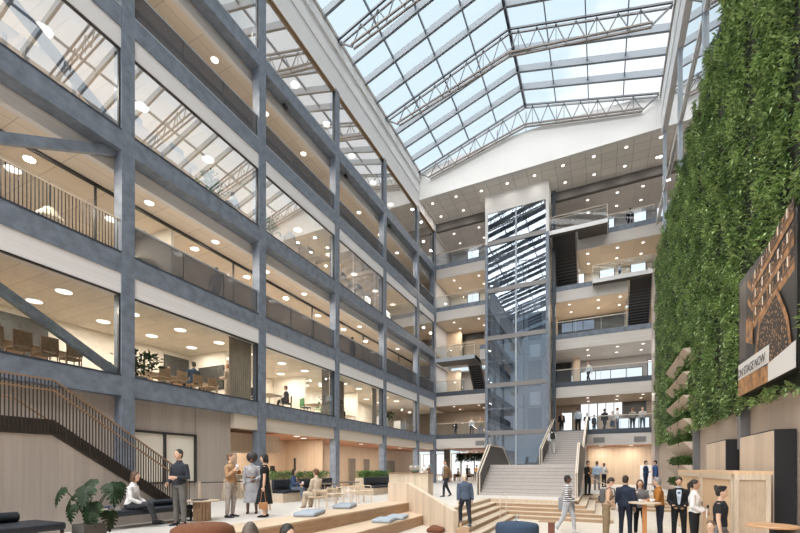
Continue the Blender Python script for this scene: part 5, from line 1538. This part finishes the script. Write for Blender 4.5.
# cafe hall under the end galleries
for i, (px, y) in enumerate(((441, 43), (452, 44), (463, 43), (474, 44), (482, 43), (458, 47), (478, 47))):
    make_table(f'brown cafe table under the end gallery, {(ORD + ["seventh"])[i]} from the corner column', (gx(px, y), y, 0), .2 * i, .8, .8, .74, OAKD)
    for q in range(2):
        make_chair('brown cafe chair under the end gallery', WAL, (gx(px, y) + (.7 if q else -.7), y + .1, 0), PI / 2 if q else -PI / 2, 'cafe chairs under the end gallery')
t = thing('hanging_planter', 'long hanging trough of trailing plants under the end gallery', 'plant', (0, 41, 2.55))
x0, x1 = gx(457, 41), gx(486, 41)
MB().box(x0, x1, -.2, .2, 0, .3).build('trough', mat('rust_trough', (.16, .06, .04), .7), t)
for x in (x0 + .3, x1 - .3): MB().box(x - .01, x + .01, -.01, .01, .3, .72).build('hanger', BLACK, t)
bush('trailing_foliage', leafmat('dim_plant_green', (.012, .03, .008), (.06, .10, .03), 2.5), t, 1500, (x0, x1, -.45, .45, -.42, .35), (.14, .3), None, -.4)

# ------------------------------------------------------------------ first upper storey rooms
F1 = L[1] - .05
tbl = make_table('long walnut table in the first meeting room behind the diagonal brace', (-15.85, 5.6, F1), 0, .9, 4.8, .74, WAL)
for i in range(7):
    make_chair('walnut chair facing the hall side of the first long table', WAL, (-15.02, 3.55 + .65 * i, F1), PI / 2, 'hall-side chairs of the first meeting room', .93)
    make_chair('walnut chair on the far side of the first long table', WAL, (-16.68, 3.55 + .65 * i, F1), -PI / 2, 'far-side chairs of the first meeting room', .86)
struct('wall_panel', B(-18.9, -18.82, 7.2, 8.6, F1, L[2] - 1.55), DARKP, 'dark panel on the rear wall of the first meeting room', 'wall')
struct('wall_panel', B(-18.9, -18.82, 13.3, 14.6, F1, L[2] - 1.55), DARKP, 'dark panel on the rear wall of the second meeting room', 'wall')
make_table('long oak table in the second meeting room', (-15.95, 11.9, F1), 0, .9, 3.4, .74, OAK)
for i in range(4):
    make_chair('oak chair on the hall side of the second meeting table', OAKD, (-15.08, 10.5 + .72 * i, F1), PI / 2, 'hall-side chairs of the second meeting room', .84)
    make_chair('oak chair on the far side of the second meeting table', OAKD, (-16.8, 10.5 + .72 * i, F1), -PI / 2, 'far-side chairs of the second meeting room', .84)
potted('large dark leafy plant at the glass of the second meeting room', (-15.12, 9.75, F1), 1.2, .6, 200, DKG, POT, .24, .35, None, (.14, .28))
t = thing('wall_screen', 'black screen on the end wall of the second meeting room', 'screen', (-17.3, 14.62, F1 + .9))
B(-.85, .85, 0, .06, 0, 1.1).build('panel', DARKP, t); B(-.89, .89, .03, .07, -.04, 1.14).build('bezel', BLACK, t)
CURT = mat('grey_brown_curtain', (.36, .31, .26), .9, 0, .12, 6, (1, 1, .2))
for lb, y0, y1, x in (('second meeting room', 13.2, 14.5, -14.5), ('third room', 19.9, 20.6, -14.5), ('fourth room', 22.8, 23.6, -15.4), ('fourth room, far end', 26.0, 26.6, -14.6)):
    t = thing('curtain', f'grey-brown hanging curtain behind the glass of the {lb}', 'curtain', (x, y0, F1))
    n = 60; v, f = [], []
    for i in range(n + 1):
        y = (y1 - y0) * i / n; xx = .05 * math.sin(i * 1.15)
        v += [(xx, y, .02), (xx * .8, y, L[2] - 1.34 - F1)]
    for i in range(n): f.append((2 * i, 2 * i + 2, 2 * i + 3, 2 * i + 1))
    MB().add(v, f).build('drape', CURT, t, True)
    B(-.03, .03, 0, y1 - y0, L[2] - 1.36 - F1, L[2] - 1.33 - F1).build('track', BLACK, t)
GRNF = mat('green_upholstery', (.06, .20, .07), .8)
for i, (y, lb) in enumerate(((16.35, 'oak pedestal table at the near end of the third room'), (20.0, 'oak pedestal table beside the green chair in the third room'))):
    make_table(lb, (-15.15, y, F1), 0, .9, 1.0, .74, OAK)
t = make_chair('black office chair draped in green in the third room', BLACKT, (-15.0, 19.1, F1), -.4, None, .95)
B(-.24, .24, -.262, -.247, .5, .93).build('green_jacket', GRNF, t)
make_chair('dark chair of the suited man seated in the third room', BLACKT, (-15.0, 17.5, F1), hv(287, -.98, -.1), None, .85)
make_chair('black chair at the near end of the third room', BLACKT, (-15.1, 15.35, F1), -.3, None, .9)
for i, (y, x, lb) in enumerate(((21.9, -15.1, 'tall leafy plant at the glass of the fourth room'), (22.55, -16.2, 'leafy plant beside the round table in the fourth room'), (29.4, -15.2, 'tall leafy plant in a white pot in the fifth room'))):
    potted(lb, (x, y, F1), 1.5 - .4 * (i == 1), .55, 240, DKG if i != 1 else GRN, WHITE if i == 2 else POT, .28, .6 if i == 2 else .35)
make_table('round oak table in the fourth room', (-16.4, 25.3, F1), 0, 1.1, 1.1, .74, OAK)
make_chair('black chair in the fourth room near the plant', BLACKT, (-15.8, 23.8, F1), 1.2, None, .85)
for i, y in enumerate((28.1, 31.4)):
    t = thing('storage_box', ('white low cabinet in the fifth room under the plant', 'white low cabinet in the fifth room by the last column')[i], 'cabinet', (-15.0, y, F1))
    MB().box(-.3, .3, -.55, .55, 0, .9).build('body', WHITE, t); MB().box(.30, .31, -.5, -.02, .05, .85).build('door', WHITE, t); MB().box(.30, .31, .02, .5, .05, .85).build('door', WHITE, t)
t = thing('pendant_lamp', 'cream dome pendant lamp in the fourth room', 'lamp', (-16.6, 24.6, L[2] - 1.32))
MB().lathe([(.48, -1.15), (.42, -.9), (.2, -.72), (.05, -.66)], 24).build('shade', mat('cream_shade', (.75, .68, .56), .7), t, True); MB().tube([(0, 0, 0), (0, 0, -.66)], .012, 6).build('cord', BLACK, t)
for i, y in enumerate((7.9, 11.25)):
    t = thing('pendant_lamp', ('cream cone pendant lamp behind the balusters of the second-storey balcony', 'cream cone pendant lamp behind the mesh of the second-storey balcony')[i], 'lamp', (-17.2, y, L[3] - 1.1))
    MB().lathe([(.50, -1.38), (.49, -1.35), (.12, -.92), (.04, -.88)], 24).build('shade', mat('cream_shade', (.75, .68, .56), .7), t, True); MB().tube([(0, 0, 0), (0, 0, -.88)], .012, 6).build('cord', BLACK, t)
F2 = L[2] - .05
t = thing('cabinet', 'dark low cabinet behind the inner glass of the second storey', 'cabinet', (-17.6, 8.0, F2)); MB().box(-.3, .3, -.9, .9, 0, 1.15).build('body', DARKP, t); B(.3, .32, -.85, -.02, .05, 1.1).build('door', DARKP, t); B(.3, .32, .02, .85, .05, 1.1).build('door', DARKP, t)
t = thing('wall_board', 'blue square ceiling baffle behind the inner glass of the second storey', 'panel', (-18.3, 4.6, L[3] - 1.6)); B(-.7, .7, -.6, .6, 0, .5).build('body', mat('blue_felt', (.10, .17, .30), .9), t); B(-.02, .02, -.02, .02, .5, .54).build('hanger', BLACK, t)
# third upper storey desks
F3 = L[3] - .05
for i, (y, x) in enumerate(((5.2, -14.95), (6.9, -14.95), (9.4, -14.95), (11.05, -14.95), (17.8, -14.95), (19.45, -14.95), (22.9, -14.95), (24.8, -14.95))):
    desk(f'white sit-stand desk behind the mirrored third-storey glass, {(ORD + ["seventh", "eighth"])[i]} along the facade', (x, y, F3), PI / 2)
potted('bright green plant at the mirrored third-storey glass, second column bay', (-14.9, 12.55, F3), 1.35, .5, 200, GRN, POT, .22, .4)
potted('bright green plant at the mirrored third-storey glass, third column bay', (-14.95, 15.9, F3), 1.35, .5, 200, GRN, POT, .22, .4)
for i, y in enumerate((27.9, 31.3)):
    t = thing('pinboard', ('white board behind the last mirrored third-storey pane', 'white board beside the last column of the third storey')[i], 'board', (-16.2, y, F3))
    MB().box(-.03, .03, -.6, .6, .9, 2.2).build('board', mat('white_board', (.8, .82, .84), .5), t); MB().box(-.03, .03, -.5, -.45, 0, .9).box(-.03, .03, .45, .5, 0, .9).build('stand', BLACK, t)
for i, (y, k) in enumerate(((22.2, 5), (16.6, 5), (28.2, 5))):
    t = thing('spotlight', f'small black spotlight under the topmost edge beam, {ORD[i]} of the row', 'spotlight', (XL - .28, y, L[5] - .66))
    MB().tube([(0, 0, 0), (0, 0, -.1)], .02, 6).build('stem', BLACK, t); MB().tube([(0, -.1, -.16), (0, .12, -.16)], [.09, .1], 12).build('head', BLACK, t)
# ------------------------------------------------------------------ the people
NAVY = (.022, .028, .045); DK = (.016, .017, .020); GREYT = (.12, .115, .11); LG = (.46, .46, .48); WHT = (.70, .70, .71); TAN = (.42, .27, .16)
BRN = (.045, .026, .016); BLK = (.012, .010, .009); DBR = (.03, .019, .013)
# by the benches
person('woman in a white blouse and dark trousers sitting on the black bench', (-9.72, 6.02, .42), hv(137, .9, -.35), 1.66, 'cross', ('lap', 'lap'), (0, .14), ('shirt', WHT), ('trousers', (.05, .053, .062)), ('bob', (.10, .058, .035)), 0, DK, True, True, (10, 8))
pm = person('man in a dark turtleneck and grey trousers standing by the bench', at(180, 525.5), hv(180, -.72, -.6), 1.80, 'stand', ('hold', 'low_hold'), (0, .03), ('sweater', (.035, .04, .052)), ('trousers', (.13, .125, .12)), ('short', (.03, .026, .022)), 0, (.015, .018, .03), True, False, (-8, 8))
p3 = person('man in a tan sweater and pale grey trousers holding a white cup', at(230, 517.5), hv(230, .85, -.4), 1.77, 'weight', ('down', 'cup'), (0, .0), ('sweater', (.40, .245, .14)), ('trousers', (.36, .32, .29)), ('short', (.15, .085, .05)), 0, (.03, .03, .04), True)
h = hand(p3, 1)
t = thing('cup', 'white paper cup in the hand of the man in the tan sweater', 'cup', h + Vector((.03, .0, -.02)))
MB().lathe([(.030, 0), (.040, .11), (.036, .11), (.027, .01)], 14).build('cup_body', WHITE, t, True); MB().lathe([(.042, .105), (.040, .12)], 14).build('lid', WHITE, t)
p4 = person('woman with an afro in a long grey dress with a brown belt', at(252, 513.5), hv(252, -.1, -1), 1.76, 'stand', ('bend', 'down'), (0, 0), ('shirt', (.37, .37, .40)), ('skirt', (.37, .37, .40), .62), ('afro', (.022, .018, .018)), 2, (.06, .03, .02), True, True)
q = body_point(p4, (0, .01, 1.08))
t = thing('belt', 'brown belt around the waist of the grey dress', 'belt', q, p4.rotation_euler.z)
MB().tube([(.148 * math.cos(a), .122 * math.sin(a), 0) for a in np.linspace(0, 2 * PI, 25)], .018, 6).build('strap', mat('belt_leather', (.10, .05, .025), .5), t, True)
MB().box(-.03, .03, .12, .145, -.025, .025).build('buckle', mat('brass', (.5, .35, .12), .3, .8), t)
p5 = person('woman in a black T-shirt dress and heels holding a brown bag', at(265, 517), hv(265, -.95, .1), 1.74, 'weight', ('bag', 'down'), (0, 0), ('tshirt', DK), ('skirt', DK, .58), ('bob', BLK), 0, DK, True, True)
h = hand(p5, -1); bpy.context.view_layer.update()
tote('small brown handbag held by the woman in the black dress', 'handbag', p5, (p5['hand_l'][0], p5['hand_l'][1], p5['hand_l'][2] - .32), (.24, .09, .2), mat('brown_leather', (.34, .16, .06), .5), .32)
# cafe seats
p6 = person('woman in a navy jacket and jeans sitting on the first planter bench', (at(297, 502).x - .25, at(297, 502).y + .05, .475), hv(297, .9, -.35), 1.68, 'sit', ('lap', 'reach'), (0, .08), ('jacket', (.045, .07, .13)), ('trousers', (.13, .15, .20)), ('long', (.03, .02, .018)), 0, (.4, .3, .25), True, True, front=(.5, .36, .24))
tote('tan leather shoulder bag on the lap of the woman in the navy jacket', 'handbag', p6, (-.16, .16, .22), (.24, .10, .16), mat('tan_leather', (.45, .24, .10), .5), .18)
t = thing('cup', 'white cup in the hand of the woman in the navy jacket', 'cup', hand(p6, 1) + Vector((.02, 0, 0)))
MB().lathe([(.03, 0), (.04, .09), (.036, .09), (.027, .01)], 14).build('cup_body', WHITE, t, True); MB().lathe([(.041, .085), (.041, .095)], 14).build('rim', WHITE, t)
person('woman in a beige suit with a bun sitting on a pale armchair', at(317, 510.5) + Vector((0, 0, .47)), heading(-.75, .55), 1.68, 'sit', ('lap', 'lap'), (0, .06), ('jacket', (.50, .42, .33)), ('wide', (.50, .42, .33)), ('bun', (.12, .055, .028)), 0, (.4, .3, .22), True, True)
person('man in a brown jacket walking past the reception counter', at(446, 496.5), heading(-.75, -.35), 1.80, 'walk', ('swing_b', 'bend'), (0, .02), ('jacket', (.17, .105, .06)), ('trousers', (.025, .03, .042)), ('short', DBR), 1, DK, True, front=(.45, .47, .52))
p9 = person('white-haired man in a blue-grey jacket climbing the wooden steps', atd(465.5, 12.95, -.42), heading(-.15, 1), 1.66, 'climb', ('down', 'down'), (0, .22), ('jacket', (.075, .10, .145)), ('trousers', (.03, .033, .042)), ('short', (.62, .55, .45)), 0, (.06, .07, .10), True, False, (0, -22))
# sunken area
p10 = person('woman in a striped shirt and pale jeans walking with a grey tote bag', atd(567, 13.5, PIT), hv(567, .98, -.1), 1.86, 'walk', ('bag', 'low_hold'), (0, .0), ('shirt', (.5, .5, .5)), ('trousers', (.43, .44, .47)), ('short', BLK), 2, (.7, .7, .7), True, True, pattern='stripe')
tote('large grey tote bag on the shoulder of the woman in the striped shirt', 'tote_bag', p10, (-.26, -.04, 1.04), (.50, .14, .44), mat('grey_felt', (.27, .27, .29), .9), .38)
person('woman in black with an orange scarf leaning on the staircase parapet', at(587.5, 495), heading(.5, -.8), 1.74, 'weight', ('fold', 'low_hold'), (-.05, 0), ('jacket', DK), ('trousers', DK), ('short', BLK), 1, DK, True, True, front=(.55, .25, .08))
person('man in a pale blue shirt and grey trousers with his back turned', at(597, 490), heading(.3, .95), 1.80, 'stand', ('down', 'hold'), (0, 0), ('shirt', (.40, .52, .66)), ('trousers', (.22, .215, .22)), ('short', (.14, .08, .05)), 0, (.2, .1, .05), False)
p13 = person('man in a white shirt with a dark bag strap facing the hall', at(604, 487), heading(.3, -.9), 1.74, 'stand', ('hold', 'hold'), (0, 0), ('shirt', WHT), ('trousers', DK), ('short', BLK), 2, DK, False)
p14 = person('woman in a tan tank top and wide beige trousers looking down', atd(606, 12.7, PIT), hv(606, .98, .05), 1.78, 'stand', ('down', 'low_hold'), (0, .16), ('tank', (.48, .34, .23)), ('wide', (.24, .175, .11)), ('short', BRN), 0, (.3, .2, .12), True, True, (0, -20))
backpack('grey backpack on the woman in the tan tank top', p14, mat('grey_backpack', (.10, .10, .105), .8), .12)
t = thing('bottle', 'white bottle held by the woman in the tan tank top', 'bottle', hand(p14, 1) + Vector((0, 0, -.12)))
MB().lathe([(.033, 0), (.035, .16), (.018, .20), (.018, .23)], 14).build('bottle_body', WHITE, t, True); MB().lathe([(.02, .225), (.019, .25)], 12).build('cap', LG and STEEL_LT, t)
person('man in a navy suit seen from behind at the high table', atd(625.5, 12.6, PIT), hv(625, .3, .95), 1.83, 'stand', ('down', 'down'), (0, 0), ('jacket', (.026, .034, .058)), ('trousers', (.018, .022, .036)), ('short', DBR), 0, DK, True)
p16 = person('woman in a grey sweater holding a cup behind the high table', atd(640, 13.0, PIT), hv(640, .05, -1), 1.70, 'stand', ('hold', 'cup'), (0, .0), ('loose', (.17, .165, .17)), ('trousers', DK), ('long', (.10, .055, .035)), 0, DK, True, True)
t = thing('cup', 'white cup in the hands of the woman in the grey sweater', 'cup', hand(p16, 1) + Vector((-.03, -.02, -.03)))
MB().lathe([(.03, 0), (.045, .08), (.04, .08), (.027, .01)], 14).build('cup_body', WHITE, t, True); MB().tube([(.04, 0, .065), (.07, 0, .05), (.038, 0, .02)], .007, 5).build('handle', WHITE, t)
person('grey-bearded man in a rust sweater leaning to the high table', atd(660, 12.3, PIT), hv(660, -.95, -.1), 1.78, 'stand', ('rest', 'hold'), (0, .08), ('sweater', (.36, .15, .035)), ('trousers', (.025, .03, .048)), ('short', (.23, .23, .24)), 0, DK, True)
person('small figure in a navy suit before the white panel', at(645.5, 491.5), heading(.6, -.5), 1.80, 'stand', ('down', 'hold'), (0, 0), ('jacket', (.03, .05, .10)), ('trousers', (.02, .03, .06)), ('short', DBR), 0, DK, False, front=WHT)
person('small figure in a bright blue suit beside the dark doorway', at(655.5, 491.5), heading(-.8, .3), 1.82, 'stand', ('down', 'down'), (0, 0), ('jacket', (.045, .085, .20)), ('trousers', (.04, .075, .17)), ('short', BLK), 0, DK, False)
p20 = person('man in a black suit and pale shirt reading a tablet by the kiosk', atd(679, 12.0, PIT), hv(679, .0, -1), 1.80, 'stand', ('low_hold', 'low_hold'), (0, 0), ('jacket', DK), ('trousers', DK), ('short', DBR), 0, DK, True, False, (0, -14), front=(.45, .52, .62))
c = (hand(p20, -1) + hand(p20, 1)) / 2
t = thing('tablet', 'black tablet in the hands of the man in the black suit', 'tablet', c + Vector((0, -.02, .0)), p20.rotation_euler.z)
m = MB().rbox(-.14, .14, -.1, .1, -.006, .006, .004, 1).build('case', BLACK, t); m.rotation_euler = (.5, 0, 0)
p21 = person('woman in a white shirt with a ponytail holding papers at the kiosk door', atd(694, 10.6, PIT), hv(694, .95, -.2), 1.76, 'stand', ('low_hold', 'low_hold'), (0, 0), ('shirt', WHT), ('trousers', DK), ('pony', (.02, .015, .013)), 1, (.3, .2, .15), True, True)
c = (hand(p21, -1) + hand(p21, 1)) / 2
t = thing('paper_folder', 'white folder with a black clasp held by the woman in the white shirt', 'folder', c, p21.rotation_euler.z)
MB().box(-.16, .16, 0, .015, -.10, .13).build('cover', WHITE, t); MB().box(-.07, .07, -.012, 0.016, .13, .21).build('clasp', BLACK, t)
person('curly-haired man in a black T-shirt walking past the kiosk', atd(719.5, 8.5, PIT), hv(719, .98, -.12), 1.72, 'walk', ('swing_b', 'down'), (0, .02), ('tshirt', (.025, .026, .03)), ('trousers', (.17, .165, .17)), ('curly', BLK), 0, DK, True)
person('brown-haired child whose head shows at the lower edge below the kiosk', atd(711, 6.6, PIT), hv(711, -.2, -1), 1.23, 'stand', ('down', 'down'), (0, 0), ('tshirt', (.3, .3, .3)), ('trousers', (.05, .05, .06)), ('short', (.14, .08, .05)), 0, DK, True)
for lb, px, d, f_, hr, sk, tp in (('grey-brown-haired person seated low, back turned, at the lower edge', 250, 5.3, (-.3, .9), ('bob', (.10, .08, .068)), 0, (.2, .2, .21)), ('black-haired person seated low with face half showing at the lower edge', 285, 5.2, (.7, -.55), ('bob', BLK), 0, (.1, .1, .12))):
    q = atd(px, d, PIT); q.z = -.22
    pp = person(lb, q, heading(*f_), 1.70, 'sit', ('lap', 'lap'), (0, .05), ('sweater', tp), ('trousers', NAVY), hr, sk, DK, True, True)
    tt = thing('stool', 'round stool under the ' + lb.split(' person')[0] + ' person', 'stool', (q.x, q.y, PIT)); MB().lathe([(.2, .42), (.2, .475)], 20).build('seat', OAK, tt); MB().lathe([(.05, 0), (.05, .42)], 10).build('stem', OAK, tt)
# on the staircase
q = Vector((gx(552.5, 31.0), 31.0, 1.55))
pc = person('person in a white jacket climbing the second flight of the grey staircase', (gx(564, 33.2), 33.2, 1.55), heading(.15, 1), 1.78, 'climb', ('down', 'bend'), (0, .08), ('jacket', (.62, .62, .63)), ('trousers', (.55, .54, .52)), ('short', BLK), 1, (.5, .5, .5), False)
pc.location = (max(gx(552, 31.1), -3.1), 31.1, 1.55 + .1665 * 5 + .003)
backpack('black backpack on the person climbing the grey staircase', pc, BLACKT)
# end galleries
def gal(lb, px, k, y, face, H, top, bottom, legs='stand', arms=('down', 'down'), hr=('short', BLK), sk=0, woman=False, front=None):
    return person(lb, (gx(px, y), y, L[k]), face, H, legs, arms, (0, 0), top, bottom, hr, sk, DK, False, woman, (0, 0), None, front)
gal('person in a black suit at the head of the grey staircase', 561.5, 1, 38.2, heading(0, -1), 1.80, ('jacket', DK), ('trousers', DK), front=(.4, .2, .15))
gal('man in a pale blue shirt stepping off the grey staircase', 578, 1, 37.9, heading(.2, 1), 2.0, ('shirt', (.42, .48, .55)), ('trousers', DK))
gal('dark clothed person next to the parapet at the stair head', 587, 1, 38.6, heading(-.5, -1), 1.62, ('jacket', (.03, .03, .035)), ('trousers', DK), arms=('hold', 'hold'))
gal('short dark clothed person behind the first gallery balustrade by the stair head', 594, 1, 39.6, heading(.4, -1), 1.55, ('jacket', DK), ('trousers', DK))
g4 = gal('person with a dark backpack walking along the first gallery', 604.5, 1, 37.95, heading(.8, .5), 1.85, ('jacket', (.03, .032, .036)), ('trousers', (.04, .045, .055)), 'walk')
gal('person in a dark blue skirt on the first gallery, between two taller people', 612.5, 1, 38.5, heading(.3, -1), 1.64, ('shirt', (.35, .33, .32)), ('skirt', (.04, .055, .09), .5), arms=('fold', 'fold'), woman=True)
gal('person in a white shirt and jeans on the first gallery', 617.5, 1, 38.0, heading(-.8, .2), 1.84, ('shirt', WHT), ('trousers', (.10, .12, .16)))
gal('person with reddish hair at the first gallery balustrade', 632.5, 1, 38.1, heading(.1, 1), 1.80, ('shirt', (.30, .26, .25)), ('trousers', (.06, .06, .07)), hr=('short', (.20, .07, .03)))
gal('person in a grey top resting on the first gallery balustrade nearest the green wall', 642.5, 1, 38.0, heading(-.5, -.8), 1.80, ('shirt', (.46, .43, .42)), ('trousers', (.12, .14, .17)), hr=('short', (.2, .1, .05)), arms=('rest', 'down'))
gal('person in a white top on the first gallery beside the lift', 471.5, 1, 38.2, heading(.2, -1), 1.74, ('shirt', WHT), ('trousers', DK), hr=('short', (.2, .1, .05)))
gal('person in a tan top on the first gallery next to the lift post', 480.5, 1, 38.2, heading(-.4, -1), 1.74, ('shirt', (.45, .33, .22)), ('trousers', (.3, .3, .33)))
gal('dark clothed person on the first gallery near the corner column', 455, 1, 39.5, heading(.5, -1), 1.72, ('jacket', DK), ('trousers', DK))
gal('person in a white shirt walking along the second gallery', 588.5, 2, 38.0, heading(-.8, -.2), 1.80, ('shirt', WHT), ('trousers', DK), 'walk', ('swing_b', 'low_hold'), ('short', (.2, .1, .05)))
gal('person in a dark coat on the topmost gallery near the green wall', 630, 5, 38.3, heading(.1, 1), 1.84, ('jacket', DK), ('trousers', DK), sk=1)
gal('person in white and blue crouched on the long fourth-gallery landing', 619.5, 4, 37.9, heading(.7, -.5), 1.35, ('shirt', (.6, .64, .7)), ('trousers', (.05, .08, .16)), arms=('reach', 'hold'))
# facade storeys
person('bearded man in a grey suit walking along the second-storey balcony', (-15.1, 13.05, F2), heading(.2, .9), 1.80, 'walk', ('swing_b', 'swing_f'), (0, 0), ('jacket', (.18, .17, .165)), ('trousers', (.15, .14, .135)), ('short', BLK), 1, DK, True, front=(.5, .55, .62))
person('dark clothed person on the second-storey balcony behind the fourth mesh railing', (-15.0, 24.0, F2), heading(.6, .6), 1.80, 'stand', ('down', 'down'), (0, 0), ('jacket', DK), ('trousers', DK), ('short', BLK), 0, DK, False)
person('man in grey gesturing across the second meeting table', (-16.8, 11.94, F1 + .47), heading(.9, -.5), 1.76, 'sit', ('reach', 'hold'), (0, .1), ('shirt', (.20, .19, .18)), ('trousers', NAVY), ('short', (.06, .03, .02)), 0, DK, True)
person('man in a blue suit seated with his back to the second meeting room glass', (-15.08, 11.94, F1 + .47), heading(-.8, .5), 1.80, 'sit', ('rest', 'rest'), (0, .02), ('jacket', (.06, .09, .15)), ('trousers', (.05, .07, .12)), ('short', DBR), 0, DK, True)
person('man in a beige shirt standing by the black screen of the second meeting room', (-15.4, 13.95, F1), heading(-.95, .1), 1.80, 'stand', ('hold', 'hold'), (0, 0), ('shirt', (.42, .36, .30)), ('trousers', (.40, .35, .30)), ('short', (.2, .1, .06)), 0, DK, True)
person('man in a black suit seated alone in the third room', (-15.0, 17.5, F1 + .47), hv(287, -.98, -.1), 1.78, 'sit', ('lap', 'lap'), (0, .06), ('jacket', DK), ('trousers', DK), ('short', DBR), 1, DK, True, front=WHT)
person('person in pale blue seated behind the mirrored third-storey glass', (-14.9, 13.75, F3 + .5), heading(.3, .9), 1.76, 'sit', ('rest', 'rest'), (0, .05), ('shirt', (.36, .44, .55)), ('trousers', DK), ('short', BLK), 0, DK, False)
make_chair('dark chair behind the mirrored third-storey glass', BLACKT, (-14.9, 13.75, F3), heading(.3, .9), None, .9)
person('person seated at a third-storey desk behind the glass of the fourth column bay', (-16.0, 18.3, F3 + .5), heading(.6, .3), 1.76, 'sit', ('rest', 'rest'), (0, .05), ('shirt', (.5, .5, .52)), ('trousers', DK), ('short', (.1, .05, .03)), 0, DK, False)
make_chair('dark chair of the person at the third-storey desks', BLACKT, (-16.0, 18.3, F3), heading(.6, .3), None, .9)
# cafe hall guests
for i, (px, y, c, sit_) in enumerate(((424, 46, DK, 0), (429, 45, (.35, .2, .1), 0), (444, 43.4, (.42, .27, .14), 1), (456, 44.4, (.2, .12, .07), 1), (467, 45.5, DK, 0), (476.5, 46, (.55, .3, .1), 0), (484, 43.5, DK, 1), (461, 43.3, (.5, .4, .3), 1))):
    w_ = ('dark standing', 'brown standing', 'tan seated', 'brown seated', 'black standing', 'orange standing', 'black seated', 'beige seated')[i]
    if sit_:
        tp, ty = {2: (441, 43), 3: (452, 44), 6: (482, 43), 7: (463, 43)}[i]
        pos, fc = (gx(tp, ty) + .70, ty + .1, .475), PI / 2
    else: pos, fc = (gx(px, y), y, 0), heading(random.uniform(-1, 1), -.6)
    person(f'{w_} cafe guest under the end gallery ' + ('at a table' if sit_ else 'in front of the bright far windows'), pos, fc, 1.74, 'sit' if sit_ else 'stand', ('hold', 'lap') if sit_ else ('down', 'hold'), (0, .04), ('shirt', c), ('trousers', DK), ('short', BLK), i % 3, DK, False)
